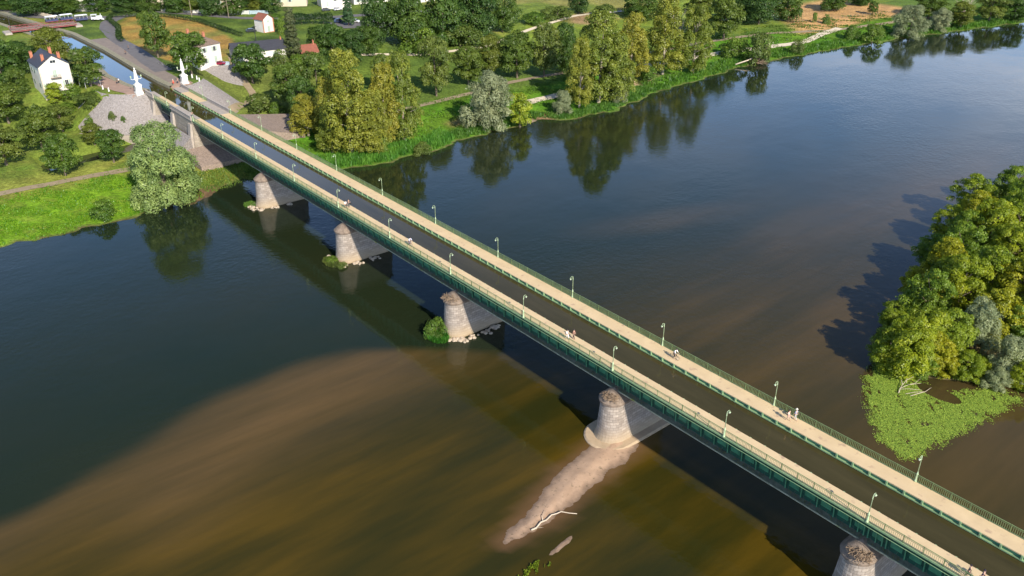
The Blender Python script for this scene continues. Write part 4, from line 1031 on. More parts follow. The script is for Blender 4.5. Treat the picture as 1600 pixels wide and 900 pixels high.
for q in range(3): 
    x0 = -6.5+q*4.6; m_.add([(x0,-2.4,3.3),(x0+4.3,-2.4,3.3),(x0+4.3,2.4,2.5),(x0,2.4,2.5),(x0,-2.4,3.2),(x0+4.3,-2.4,3.2),(x0+4.3,2.4,2.4),(x0,2.4,2.4)], [(0,1,2,3),(7,6,5,4),(0,4,5,1),(1,5,6,2),(2,6,7,3),(3,7,4,0)])
m_.build('canopy', mat('white_canvas', (.8,.8,.82), .8, (.66,.68,.74), .6), e2)
m_ = MB()
for q in range(4):
    for s in (-2.3, 2.3): m_.tube([(-6.4+q*4.3, s, 0), (-6.4+q*4.3, s, 2.45)], .05, 5)
m_.build('frame', M_frame, e2)
rn = random.Random(3)
for q in range(4):
    t = empty('cafe_table', (-266.5+q*3.2, -15.2-q*.35, .02), 0, ['dark cafe table furthest under the white awnings','dark cafe table second from the house under the awnings','dark cafe table third from the house under the awnings','dark cafe table at the open end of the awnings'][q], 'table', 'cafe tables under the awnings')
    m_ = MB(); m_.lathe([(.45,.70),(.45,.75)], n=10); m_.build('table_top', M_dark, t); m_ = MB(); m_.lathe([(.25,0),(.25,.03),(.04,.05),(.04,.697)], n=8); m_.build('leg', M_dark, t)
house('tree_shaded_house', 'white house with brown tiled roof, half hidden behind the tree at the right pillar', -272.5, 24.5, -1.6, R(14), 14, 9, 7.4, 2.6, M_wall, M_brown, [('+x',-2,5.6,.9,1.5),('+x',2,5.6,.9,1.5),('+x',-2,2.0,.9,1.6),('+x',2,2.0,1.0,2.2,'door'),('-y',3,5.4,.9,1.4),('-y',-2,5.4,.9,1.4)], [(-4,0,1,1.3),(5,0,1,1.3)], hip=3.5)
house('long_slate_house', 'long low house with dark slate roof and ivy, between round tree and tall conifer', -268.2, 44.5, -3.0, R(76), 18.5, 7.6, 4.6, 2.4, M_wall, M_slate, [('-y',5.5,2.4,1.6,2.4,'door'),('-y',0,2.6,1.0,1.4),('-y',-5,2.6,1.0,1.4)], [(8.6,0,.8,.9)])
house('brick_cottage', 'small orange walled cottage with red roof and chimney beside the tall conifer', -261.0, 60.5, -4.6, R(80), 6.0, 6.0, 4.4, 2.0, M_pinkw, M_tile, [('-y',0,2.2,1.0,1.3),('-y',-2,2.2,.6,.9)], [(2.3,0,.8,1.4)])
e = house('tile_roofed_hut', 'small white tower-like hut with red tile roof standing on the lawn below the road', -316.0, 69.2, -3.1, R(12), 5.6, 5.4, 5.6, 1.9, M_wall, M_tile, [('+x',0,1.6,1.1,2.4,'door'),('+x',0,4.6,.9,.9,'door')], [])
m_ = MB()
for s in (-1, 1): m_.bx((2.803, s*2.3, -3), (2.88, s*2.73, 5.5))
m_.bx((2.803, -2.2, 0), (2.86, 2.2, .35)); m_.build('quoins', M_brick, e)
# streets behind
HG = 'houses along the far street'
def hz(x, y): return hf(x, y)
house('street_house', 'cream house with blank side wall at the top edge beside the white street house', -379, 112, -5, R(60), 16, 9, 6, 3, M_cream, M_brown, [('-y',-5,3,1,1.5),('-y',0,3,1,1.5)], [(4,0,1,1)], group=HG)
house('street_house', 'white street house with red door at the top edge beside the car park', -365, 128, -5, R(75), 14, 9, 6, 3, M_wall, M_tile, [('-y',-4,1.4,1.1,2.2,'door'),('-y',0,3.4,1,1.5),('-y',4,3.4,1,1.5),('-y',-4,4.6,.9,1.2)], [(-4,0,1,1)], group=HG)
house('street_house', 'long white building with a row of windows at the top edge behind the conifer', -362, 147, -5, R(80), 20, 9, 6.5, 3, M_wall, M_slate, [('-y',-8+q*2.7,2.0,1.0,1.7) for q in range(7)]+[('-y',-8+q*2.7,4.9,1.0,1.5) for q in range(7)], [(6,0,1,1)], group=HG)
house('street_house', 'white house peeping over the dark wood at the top edge', -347, 171, -5, R(85), 11, 9, 8.5, 3.5, M_wall, M_slate, [('-y',-3,6.5,1,1.4),('-y',2,6.5,1,1.4)], [(3,0,1,1)], group=HG)
house('street_house', 'white house among trees at the top edge above the road train', -404, 26, -1, R(40), 11, 9, 6, 3.5, M_wall, M_tile, [('-y',-3,4,1,1.4),('-y',2,4,1,1.4)], [(3,0,1,1)], group=HG)
house('street_house', 'cream house among trees at the top edge above the dry field', -402, 52, -1, R(50), 12, 9, 6, 3.5, M_cream, M_slate, [('-y',-3,4,1,1.4),('-y',2,4,1,1.4)], [(3,0,1,1)], group=HG)
house('street_house', 'pinkish house among trees at the top edge beside the white fence', -384, 82, -3.5, R(55), 13, 9, 5.5, 3.2, M_cream, M_tile, [('-y',-3,3,1,1.4),('-y',2,3,1,1.4)], [(3,0,1,1)], group=HG)
def fence(name, label, a, b, h, mt, cat='wall', th=.25, board=0):
    z0, z1 = hf(*a), hf(*b); d = Vector((b[0]-a[0], b[1]-a[1], 0)); L_ = d.length; e = empty(name, (a[0], a[1], z0), math.atan2(d.y, d.x), label, cat); sl = (z1-z0)/L_
    m_ = MB()
    if board:
        k = int(L_/board)
        for i in range(k): x = i*board; m_.bx((x, -.03, sl*x+.1), (x+board*.72, .03, sl*x+h))
        m_.build('boards', mt, e)
    else:
        m_.add([(0,-th/2,-.6),(L_,-th/2,-.6+sl*L_),(L_,th/2,-.6+sl*L_),(0,th/2,-.6),(0,-th/2,h),(L_,-th/2,h+sl*L_),(L_,th/2,h+sl*L_),(0,th/2,h)], [(3,2,1,0),(4,5,6,7),(0,1,5,4),(1,2,6,5),(2,3,7,6),(3,0,4,7)]); m_.build('panel', mt, e)
    m_ = MB(); k = max(1, int(L_/3))
    for i in range(k+1): x = L_*i/k; m_.bx((x-.14, -th/2-.05, -.3+sl*x), (x+.14, th/2+.05, h+.12+sl*x))
    m_.build('pillars', mt, e); return e
fence('garden_wall', 'low pale garden wall along the street above the dry field', (-383,50), (-370,66), 1.5, M_wall)
fence('garden_wall', 'low yellow wall beside the dark gate on the far street', (-366,70), (-363.5,75), 1.2, M_cream)
fence('board_fence', 'white board fence along the street, left of the pale blue one', (-363,76), (-361,82), 1.7, M_frame, 'fence', board=.35)
fence('board_fence', 'pale blue board fence along the street behind the red-roofed hut', (-360.8,82.5), (-358,90), 1.7, mat('pale_blue_paint', (.5,.62,.68), .7), 'fence', board=.35)
fence('garden_wall', 'pale front wall before the white house with the red door', (-358,118), (-353,131), 1.2, M_wall)
fence('garden_wall', 'pale low wall at the road bend beside the road train', (-410,0), (-386,6), 1.3, M_cream)
# ------------------------------------------------------------------ pillars
M_pil = mat('white_stone', (.82,.80,.74), .8, (.70,.68,.60), .5)
def pillar():
    e = empty('obelisk_pillar'); m_ = MB()
    m_.bx((-1.05,-1.05,-1),(1.05,1.05,.45)); m_.bx((-.85,-.85,.453),(.85,.85,2.35)); m_.bx((-1.0,-1.0,2.353),(1.0,1.0,2.6)); m_.bx((-.75,-.75,2.603),(.75,.75,2.85)); m_.bx((-.4,.853,.9),(.4,.9,2.0)); m_.bx((.853,-.4,.9),(.9,.4,2.0)); m_.build('pedestal', M_pil, e)
    m_ = MB(); m_.lathe([(.50,2.853),(.55,3.1),(.30,3.35),(.36,3.6),(.62,4.2),(.60,4.5),(.34,6.6),(.40,6.7),(.40,6.8),(.18,6.95),(.14,7.15)], n=10); m_.build('column', M_pil, e)
    m_ = MB(); m_.ball((0,0,7.35), .25, 8, 6); m_.lathe([(.08,7.5),(.02,7.95)], n=6); m_.build('finial', M_pil, e)
    for s in (-1, 1):
        m_ = MB(); m_.tube([(0, s*.5, 4.35), (0, s*1.0, 4.2), (0, s*1.45, 4.35), (0, s*1.5, 4.8)], .07, 6); ar = m_.build('arm', M_pil, e)
        m_ = MB(); m_.lathe([(.08,4.8),(.2,4.9),(.24,5.25),(.05,5.4)], (0, s*1.5, 0), 8); m_.build('lantern', M_lamp, ar)
    return e
p0 = pillar(); p0.location = (-238.6, -7.2, .12); tag(p0, 'white obelisk pillar with lantern arms at the left corner of the bridge end', 'pillar', 'white pillars at the canal entrance')
p1 = copy_tree(p0); p1.location = (-241.2, 7.8, .12); tag(p1, 'white obelisk pillar with lantern arms at the right corner, nearest the shaded house', 'pillar')
# bollards beside the right pillar
b0 = MB().lathe([(.28,0),(.22,.2),(.18,1.0),(.10,1.25)], n=8).build('bollard', M_pil, None, True)
for i, (x, y, l) in enumerate(((-246.5,12.2,'white stone bollard furthest from the canal by the right pillar'),(-243.5,12.6,'white stone bollard between its two fellows right of the pillar'),(-240.7,12.3,'white stone bollard nearest the cobbled slope right of the pillar'),(-250.5,-14.2,'white stone bollard on the pink terrace edge, further left'),(-246.6,-13.6,'white stone bollard on the pink terrace edge, nearer the left pillar'))):
    o = b0 if i == 0 else b0.copy()
    if i: COL.objects.link(o)
    o.location = (x, y, hf(x, y)+.1); tag(o, l, 'bollard', 'white bollards round the pillars')
# ------------------------------------------------------------------ red footbridge
M_redb = mat('red_iron', (.30,.07,.07), .6, (.22,.05,.05), 1)
e = empty('road_bridge', (-363.5,-4,0), R(-92.5), 'dark red iron bridge over the canal with lattice parapets at upper left', 'bridge')
m_ = MB(); m_.bx((-12,-2.4,1.1),(12,2.4,1.5)); m_.build('deck', M_quaypath, e)
for s in (-1, 1):
    m_ = MB(); y = s*2.5; m_.bx((-12,y-.1,.7),(12,y+.1,1.0)); m_.bx((-12,y-.1,2.3),(12,y+.1,2.42)); 
    for i in range(13): m_.bx((-12+i*2-.05,y-.06,1.003),(-12+i*2+.05,y+.06,2.297))
    for i in range(12):
        for (za, zb) in ((1.0, 2.3), (2.3, 1.0)): m_.tube([(-12+i*2, y, za), (-10+i*2, y, zb)], .05, 4)
    m_.build('parapet', M_redb, e)
for s in (-1, 1):
    m_ = MB(); loft(m_, [[(s*13.0-1.5,-3.6,-3),(s*13+1.5,-3.6,-3),(s*13+1.5,3.6,-3),(s*13-1.5,3.6,-3)],[(s*13.0-1.0,-3.3,.69),(s*13+1.5,-3.3,.69),(s*13+1.5,3.3,.69),(s*13-1.0,3.3,.69)]]); m_.build('abutment', M_cope, e)
# ------------------------------------------------------------------ poles
M_wood = mat('pole_wood', (.33,.27,.18), .9, (.24,.19,.12), 2)
for i, (x, y, h, l) in enumerate(((-382,46,10,'wooden utility pole with crossbar above the dry field hedge'),(-359.4,55.1,10.5,'wooden utility pole beside the road bend right of the field'),(-355,70,10,'wooden utility pole in front of the white board fence'),(-358,91,9,'utility pole beside the pale blue fence'),(-295.8,56.1,6,'slim grey pole on the lawn behind the slate-roofed house'),(-362,-16,7,'dark lamp post at the near end of the red bridge'))):
    e = empty('utility_pole', (x, y, hf(x, y)), 0, l, 'pole'); MB().lathe([(.15,-.3),(.09,h)], n=6).build('post', M_wood if i < 4 else M_dark, e)
    m_ = MB(); m_.bx((-.06,-.9 if i != 5 else 0,h-.6),(.06,.9,h-.45)); m_.build('crossbar', M_wood if i < 4 else M_dark, e)
# ------------------------------------------------------------------ vehicles
M_tyre = mat('tyre', (.02,.02,.02), .8)
def car(label, x, y, rz, col, group=None, van=0):
    e = empty('parked_car', (x, y, hf(x, y)+.16), rz, label, 'van' if van else 'car', group)
    prof = [(-2.1,.35),(-2.15,.75),(-1.95,.95),(-1.55,1.0+.6*van),(-1.2,1.42+.5*van),(.5,1.45+.5*van),(1.15,1.0+.2*van),(2.0,.82),(2.15,.55),(2.1,.32)]
    def sect(P, w0): 
        V = [(a, -w0*(1-.12*max(0, z-.95)), z) for a, z in P]+[(a, w0*(1-.12*max(0, z-.95)), z) for a, z in P]; n = len(P)
        return V, [tuple(range(n)), tuple(range(2*n-1, n-1, -1))]+[(i, i+n, (i+1) % n+n, (i+1) % n) for i in range(n)]
    m_ = MB(); m_.add(*sect(prof, .86)); m_.build('body', mat('car_paint', col, .25, col, .1), e)
    m_ = MB(); t = .45*van
    for s in (-1, 1): m_.add([(-1.35,s*.868,1.0),(.95,s*.868,1.0),(.42,s*.84,1.36+t),(-1.1,s*.84,1.36+t)], [(0,1,2,3)])
    m_.add([(.56,-.74,1.42+t),(.56,.74,1.42+t),(1.16,.8,1.04),(1.16,-.8,1.04)], [(0,1,2,3)]); m_.add([(-1.24,-.74,1.38+t),(-1.24,.74,1.38+t),(-1.6,.8,1.03),(-1.6,-.8,1.03)], [(0,3,2,1)]); m_.build('windows', M_win, e)
    for a in (-1.3, 1.3):
        for s in (-1, 1):
            m_ = MB(); m_.tube([(a, s*.70, .33), (a, s*.88, .33)], .33, 10); w = m_.build('wheel', M_tyre, e)
    return e
car('dark red parked car behind the white house at the right pillar', -266.5, 29.2, R(60), (.25,.02,.05))
car('dark car on the lawn beside the red-roofed hut', -315.5, 63.0, R(75), (.04,.045,.05))
car('dark blue van at the near edge of the car park, left of the conifer', -321, 106.5, R(80), (.02,.03,.07), van=1)
for i, (x, y, c, l) in enumerate(((-318,113,(.75,.75,.75),'white car nearest the conifer in the car park'),(-313,118,(.5,.5,.52),'silver car in the middle of the car park'),(-307,121,(.7,.7,.7),'white car at the right of the car park beside the dark wood'),(-309,126,(.4,.42,.45),'grey car under the trees of the car park'),(-352,117,(.08,.09,.1),'dark car parked by the street house with the red door'),(-350,122,(.6,.6,.62),'pale car parked by the street house with the red door'))):
    car(l, x, y, R(35+i*11), c, 'cars in and around the car park')
e = empty('garden_shelter', (-265.5, 33.6, hf(-265.5, 33.6)+.1), R(75), 'small dark shelter with a pale round tub, right of the dark red car', 'shelter')
m_ = MB(); m_.bx((0,-1.6,2.3),(4.2,1.6,2.45)); m_.build('roof', M_slate, e); m_ = MB()
for a in (.15, 4.05):
    for s in (-1.5, 1.5): m_.bx((a-.08, s-.08, -.6), (a+.08, s+.08, 2.297))
m_.build('frame', M_frame, e); m_ = MB(); m_.lathe([(1.3,0),(1.35,.9),(1.2,.9),(1.15,.75)], (-2.3,0,0), 14); m_.build('tub', mat('pale_blue_liner', (.5,.6,.68), .5), e)
# road train
M_wh = mat('white_paint', (.8,.8,.8), .4, (.72,.72,.74), .5); M_bl = mat('blue_paint', (.05,.06,.14), .5)
for i, (x, y, a) in enumerate(((-377.6,2.6,92),(-377.9,8.4,92),(-377.6,14.2,84))):
    e = empty('train_wagon', (x, y, hf(x, y)+.2), R(a), ['open tourist train wagon furthest from its engine, by the red bridge','middle open wagon of the white tourist train','open tourist train wagon coupled behind the engine'][i], 'road train', 'wagons of the little road train')
    m_ = MB(); m_.bx((-2.5,-.95,2.3),(2.5,.95,2.42)); m_.add([(-2.4,-.8,2.423),(2.4,-.8,2.423),(2.4,.8,2.423),(-2.4,.8,2.423),(-2.2,-.4,2.6),(2.2,-.4,2.6),(2.2,.4,2.6),(-2.2,.4,2.6)], [(4,5,6,7),(0,1,5,4),(1,2,6,5),(2,3,7,6),(3,0,4,7)]); m_.build('canopy', M_wh, e)
    m_ = MB(); m_.bx((-2.4,-.9,.4),(2.4,.9,1.1)); 
    for q in range(4): m_.bx((-2.2+q*1.25,-.85,1.103),(-2.0+q*1.25,.85,1.6))
    m_.build('body', M_bl, e); m_ = MB()
    for q in (-2.4, -.8, .8, 2.4):
        for s in (-.88, .88): m_.tube([(q, s, 1.1), (q, s, 2.3)], .04, 4)
    m_.build('posts', M_wh, e)
    for q in (-1.7, 1.7): m_ = MB(); m_.tube([(q,-.9,.3),(q,.9,.3)], .3, 9); m_.build('wheel', M_tyre, e)
e = empty('train_engine', (-374.8, 19.8, hf(-374.8, 19.8)+.2), R(66), 'white locomotive-shaped tractor pulling the tourist wagons', 'road train')
m_ = MB(); m_.bx((-2.2,-.9,.5),(.0,.9,1.3)); m_.tube([(0,0,1.25),(2.1,0,1.25)], .62, 12); m_.bx((0,-.8,.4),(2.3,.8,.75)); m_.add([(2.3,-.8,.2),(2.3,.8,.2),(2.9,0,.2),(2.3,-.8,.75),(2.3,.8,.75),(2.5,0,.6)], [(0,2,1),(3,4,5),(0,3,5,2),(2,5,4,1)]); m_.build('body', M_wh, e)
m_ = MB(); m_.bx((-2.3,-.95,2.3),(.1,.95,2.45)); 
for q in (-2.1, -.1):
    for s in (-.85, .85): m_.bx((q-.06, s-.05, 1.3), (q+.06, s+.05, 2.3))
m_.build('cab', M_wh, e); m_ = MB(); m_.lathe([(.12,1.8),(.12,2.3),(.22,2.5),(.22,2.6)], (1.6,0,0), 8); m_.build('funnel', M_wh, e)
for q in (-1.5, 1.4): m_ = MB(); m_.tube([(q,-.95,.35),(q,.95,.35)], .38, 9); m_.build('wheel', M_tyre, e)
# ------------------------------------------------------------------ hedges
def hedge(label, pts, w, h, tone, leaves=4000, size=.3, seed=1):
    rn = random.Random(seed); lob = []; L_ = 0; org = pts[0]; z0 = hf(*org)
    for a, b in zip(pts, pts[1:]):
        l = math.hypot(b[0]-a[0], b[1]-a[1]); n = max(1, int(l/(w*.45)))
        for i in range(n):
            x = a[0]+(b[0]-a[0])*i/n; y = a[1]+(b[1]-a[1])*i/n
            lob.append((x-org[0]+rn.uniform(-.1,.1), y-org[1]+rn.uniform(-.1,.1), hf(x, y)-z0+h*.5, w*.55, w*.55, h*.52*rn.uniform(.92,1.06)))
    me = leaf_mesh('hedge_leaves', lob, leaves, size, seed, flat=.6)
    e = empty('hedge', (org[0], org[1], z0), 0, label, 'hedge'); c = bpy.data.objects.new('foliage', me); COL.objects.link(c); c.parent = e; c.color = (*tone, 1)
    m_ = MB()
    for l in lob[::2]: m_.tube([(l[0], l[1], l[2]-h*.6), (l[0], l[1], l[2]+h*.1)], .08, 4)
    m_.build('stems', M_bark, e)
HT = (.05,.085,.02)
hedge('clipped hedge curving round the dry field beside the canal road', [(-318,12.5),(-326,13.8),(-350,21),(-372,23.5),(-378,27),(-372,36),(-364,46),(-355,49.5),(-346,53),(-325,54),(-306,55)], 2.0, 1.8, HT, 12000, .34)
hedge('tall dark clipped hedge between the tall conifer and the car park', [(-326,86),(-324,95),(-320,104)], 5, 4.6, (.035,.07,.018), 5000, .4, 2)
hedge('dark garden hedge behind the pale street wall', [(-388,40),(-380,56),(-371,70)], 3, 3, HT, 4500, .4, 3)
hedge('low hedge along the terrace left of the white house', [(-330,-12),(-300,-13),(-285,-14)], 1.8, 1.4, (.10,.11,.04), 3500, .35, 4)
# ------------------------------------------------------------------ driftwood and dead trees
def log(name, label, pts, r, mt=None, branches=(), cat='log'):
    m_ = MB(); n = len(pts); m_.tube(pts, [r*(1-.6*i/(n-1)) for i in range(n)], 7)
    for b, rr in branches: m_.tube(b, [rr, rr*.7, rr*.3][:len(b)] if len(b) == 3 else [rr, rr*.3], 5)
    return m_.build(name, mt or M_bleach, None, True, label=label, cat=cat)
def W_(x, y, z): return (x, y, WZ+z)
log('driftwood_log', 'bleached branching log lying across the tip of the sand spit', [W_(-32.6,-27.0,.25),W_(-32.5,-26.2,.22),W_(-32.8,-25.2,.36),W_(-32.7,-24.3,.30),W_(-32.9,-23.2,.40),W_(-32.7,-22.4,.32),W_(-32.5,-21.8,.45),W_(-31.7,-21.1,.35),W_(-31.0,-20.3,.25)], .13, None, [([W_(-32.8,-24.8,.3),W_(-33.4,-24.4,.5),W_(-33.9,-23.3,.6)],.07),([W_(-32.6,-26.2,.2),W_(-32.1,-26.0,.4),W_(-31.9,-25.5,.3)],.04)])
log('driftwood_branch', 'bare white branch fanning out at the muddy tip of the wooded island', [W_(-18.2,39.4,.2),W_(-18.6,40.6,.35),W_(-18.9,41.9,.5)], .09, None,
  [([W_(-18.6,40.6,.35),W_(-18.2,42.4,.5),W_(-16.9,43.9,.8)],.06),([W_(-18.8,41.6,.45),W_(-18.9,42.8,.8),W_(-18.4,44.2,1.3)],.05),([W_(-18.5,40.5,.3),W_(-17.6,41.6,.35),W_(-16.0,42.6,.5)],.055),([W_(-18.9,41.8,.5),W_(-19.8,42.8,.8),W_(-20.0,44.0,1.4)],.05),([W_(-18.3,42.0,.5),W_(-17.6,43.4,.7),W_(-17.4,44.6,1.2)],.04),([W_(-18.6,42.4,.6),W_(-19.2,43.6,1.1),W_(-19.3,44.4,1.7)],.04)], 'driftwood')
log('driftwood_log', 'long pale curved branch lying in the weed beside the island mud', [W_(-16.6,40.2,.12),W_(-16.1,41.6,.2),W_(-15.6,43.0,.22),W_(-15.5,44.8,.3)], .07)
log('driftwood_log', 'short pale stick parallel to the long curved branch by the island', [W_(-17.4,40.1,.1),W_(-16.7,41.6,.15),W_(-15.7,43.0,.2)], .05)
nest(-173.5, 212, WZ+.5, 4.0, 150, 9, 'brown tangle of washed-up trunks and branches on the right bank', h=2.2, ln=3.2)
log('fallen_trunk', 'pale fallen trunk lying across the washed-up tangle on the right bank', [(-175.5,201,-11.4),(-173.8,206,-10.3),(-173.5,212,-9.4),(-173.9,216,-9.2)], .3)
nest(-203, 22, -8.6, 1.2, 20, 12, 'small pile of cut branches beside the cobbled slope', h=.5)
def deadtree(label, x, y, H, seed):
    rn = random.Random(seed); m_ = MB(); z = hf(x, y)-.2
    def br(p, d, l, r, k):
        q = p+d*l*.5+Vector((rn.uniform(-.1,.1), rn.uniform(-.1,.1), 0))*l; e_ = p+d*l+Vector((0, 0, .08*l)); m_.tube([p, q, e_], [r, r*.8, r*.5], 5 if k else 7)
        if k < 4:
            for _ in range(3 if k else 5):
                a = rn.uniform(0, 6.28); t = rn.uniform(.5, 1); s = p+(e_-p)*t; nd = (d+Vector((math.cos(a), math.sin(a), rn.uniform(0, .3)))*rn.uniform(.5, .9)).normalized(); br(s, nd, l*rn.uniform(.5, .7), r*.5, k+1)
    br(Vector((x, y, z)), Vector((rn.uniform(-.1,.1), rn.uniform(-.1,.1), 1)).normalized(), H*.42, H*.017, 0)
    return m_.build('dead_tree', M_bleach, None, label=label, cat='dead tree')
deadtree('bare grey dead tree rising from among the poplars on the right bank', -186, 179, 26, 5)
deadtree('pale leafless tree leaning over the bank near the top right corner', -157, 350, 17, 8)
e = empty('paddock_fence', (-203, 283, -9), 0, 'line of low wooden posts along the front of the sandy clearing', 'fence')
m_ = MB(); 
for i in range(30):
    x = -203+i*.62; y = 280+i*2.4; m_.bx((x+203-.07, y-283-.07, hf(x, y)+8.8), (x+203+.07, y-283+.07, hf(x, y)+10.1))
m_.build('posts', M_wood, e)
m_ = MB()
for i in range(29):
    x = -203+i*.62; y = 280+i*2.4; m_.tube([(x+203, y-283, hf(x, y)+9.9), (x+.62+203, y+2.4-283, hf(x+.62, y+2.4)+9.9)], .03, 4)
m_.build('rail', M_wood, e)
# ------------------------------------------------------------------ people
def skin(name, verts, edges, rads, mt, parent, sub=1):
    me = bpy.data.meshes.new(name); me.from_pydata(verts, edges, []); o = bpy.data.objects.new(name, me); COL.objects.link(o)
    o.parent = parent; me.materials.append(mt)
    m = o.modifiers.new('skin', 'SKIN'); m.use_smooth_shade = True
    for i, v in enumerate(me.skin_vertices[0].data): v.radius = rads[i] if hasattr(rads[i], '__len__') else (rads[i], rads[i]); v.use_root = (i == 0)
    s = o.modifiers.new('sub', 'SUBSURF'); s.levels = sub; s.render_levels = sub
    return o
_mc = {}
def cm(name, c):
    if (name, c) not in _mc: _mc[(name, c)] = mat(name, c, .85, c, .1)
    return _mc[(name, c)]
SKINC = (.52,.32,.22)
def person(label, x, y, z, rz, pose='walk', shirt=(.7,.7,.7), trousers=(.05,.05,.08), hair=(.06,.04,.03), hat=None, skin_c=SKINC, female=False, shorts=False, dress=None, group=None, s=1.0, ph=1):
    e = empty('person', (x, y, z), rz, label, 'person', group); e.scale = (s, s, s)
    # facing +x. joints
    if pose == 'cycle':
        hp = (-.18, 0, .98); ch = (.10, 0, 1.38); nk = (.17, 0, 1.52); hd = (.22, 0, 1.66)
        sh = .18; hands = [(.55, .24, 1.05), (.55, -.24, 1.05)]; elb = [(.33, .28, 1.14), (.33, -.28, 1.14)]
        knee = [(.22, .11, .82), (.12, -.11, .62)]; foot = [(.12, .12, .44), (-.02, -.12, .20)]
    elif pose == 'sit':
        hp = (0, 0, .12); ch = (-.05, 0, .48); nk = (-.04, 0, .62); hd = (-.02, 0, .76)
        hands = [(.35, .15, .25), (.32, -.18, .22)]; elb = [(.12, .26, .3), (.12, -.26, .3)]
        knee = [(.38, .12, .38), (.42, -.12, .14)]; foot = [(.62, .12, .06), (.8, -.14, .06)]
    else:
        k = .22*ph if pose == 'walk' else .03
        hp = (0, 0, .93); ch = (.02, 0, 1.28); nk = (.02, 0, 1.47); hd = (.03, 0, 1.61)
        elb = [(-.08*ph if pose == 'walk' else 0, .27, 1.12), (.06*ph if pose == 'walk' else 0, -.27, 1.12)]; hands = [(.02 - .12*ph if pose == 'walk' else .04, .27, .86), (.22*ph if pose == 'walk' else .04, -.26, .90)]
        knee = [(k*.7+.04, .10, .50), (-k*.35+.04, -.10, .50)]; foot = [(k*1.1, .10, .07), (-k*1.3, -.10, .07+.03*(pose == 'walk'))]
    sw = .17 if female else .20
    V = [hp, ch, nk, hd]; E_ = [(0, 1), (1, 2), (2, 3)]; Rr = [(.15,.11), (.165,.11), .052, .09]
    V.append((hd[0]+.01, 0, hd[2]+.11)); E_.append((3, 4)); Rr.append(.085)
    for i, sd_ in enumerate((1, -1)):
        b = len(V); V += [(ch[0]+.01, sd_*sw, ch[2]+.10), elb[i], hands[i], (hands[i][0]+.05, hands[i][1], hands[i][2]-.08)]; E_ += [(1, b), (b, b+1), (b+1, b+2), (b+2, b+3)]; Rr += [.058, .042, .030, (.04,.02)]
        b = len(V); V += [(hp[0]+.0, sd_*.095, hp[2]-.08), knee[i], foot[i], (foot[i][0]+.17, foot[i][1], foot[i][2]-.03)]; E_ += [(0, b), (b, b+1), (b+1, b+2), (b+2, b+3)]; Rr += [.09, .062, .042, .04]
    skin('body', V, E_, Rr, cm('skin', skin_c), e)
    # shirt
    V = [(hp[0], 0, hp[2]+.03), ch, (nk[0]-.01, 0, nk[2]-.06)]; E_ = [(0, 1), (1, 2)]; Rr = [(.165,.125), (.185,.13), (.075,.07)]
    for i, sd_ in enumerate((1, -1)):
        b = len(V); m_ = tuple((ch[0]*.0+elb[i][j]) for j in range(3)); V += [(ch[0]+.01, sd_*sw, ch[2]+.10), m_]; E_ += [(1, b), (b, b+1)]; Rr += [.072, .058]
    skin('shirt', V, E_, Rr, cm('cloth', dress or shirt), e)
    if dress:
        m2 = MB(); m2.lathe([(.16, hp[2]+.05), (.22, hp[2]-.15), (.30, hp[2]-.42)], (hp[0], 0, 0), 12); m2.build('skirt', cm('cloth', dress), e, True)
    else:
        V = [(hp[0], 0, hp[2]+.04)]; E_ = []; Rr = [(.165,.125)]
        for i, sd_ in enumerate((1, -1)):
            b = len(V); kn = knee[i]; ft = foot[i]
            V += [(hp[0], sd_*.095, hp[2]-.08), kn]; E_ += [(0, b), (b, b+1)]; Rr += [.105, .078]
            if not shorts: V.append((ft[0], ft[1], ft[2]+.05)); E_.append((b+1, b+2)); Rr.append(.062)
        skin('trousers', V, E_, Rr, cm('cloth', trousers), e)
    m2 = MB(); m2.ball((hd[0]-.015, 0, hd[2]+.07), (.115, .105, .13), 10, 6)
    if female and not hat: m2.ball((hd[0]-.08, 0, hd[2]-.05), (.05, .08, .14), 8, 5)
    m2.build('hair', cm('hair', hair), e, True)
    m2 = MB(); m2.ball((hd[0]+.105, 0, hd[2]+.02), (.022,.018,.03), 6, 4); m2.ball((hd[0]+.0, .10, hd[2]+.02), (.02,.012,.03), 5, 4); m2.ball((hd[0]+.0, -.10, hd[2]+.02), (.02,.012,.03), 5, 4); m2.build('face', cm('skin', skin_c), e, True)
    if hat: m2 = MB(); m2.lathe([(.18, hd[2]+.11), (.18, hd[2]+.125), (.115, hd[2]+.13), (.105, hd[2]+.24), (.04, hd[2]+.26)], (hd[0]-.01, 0, 0), 12); m2.build('hat', cm('cloth', hat), e, True)
    return e
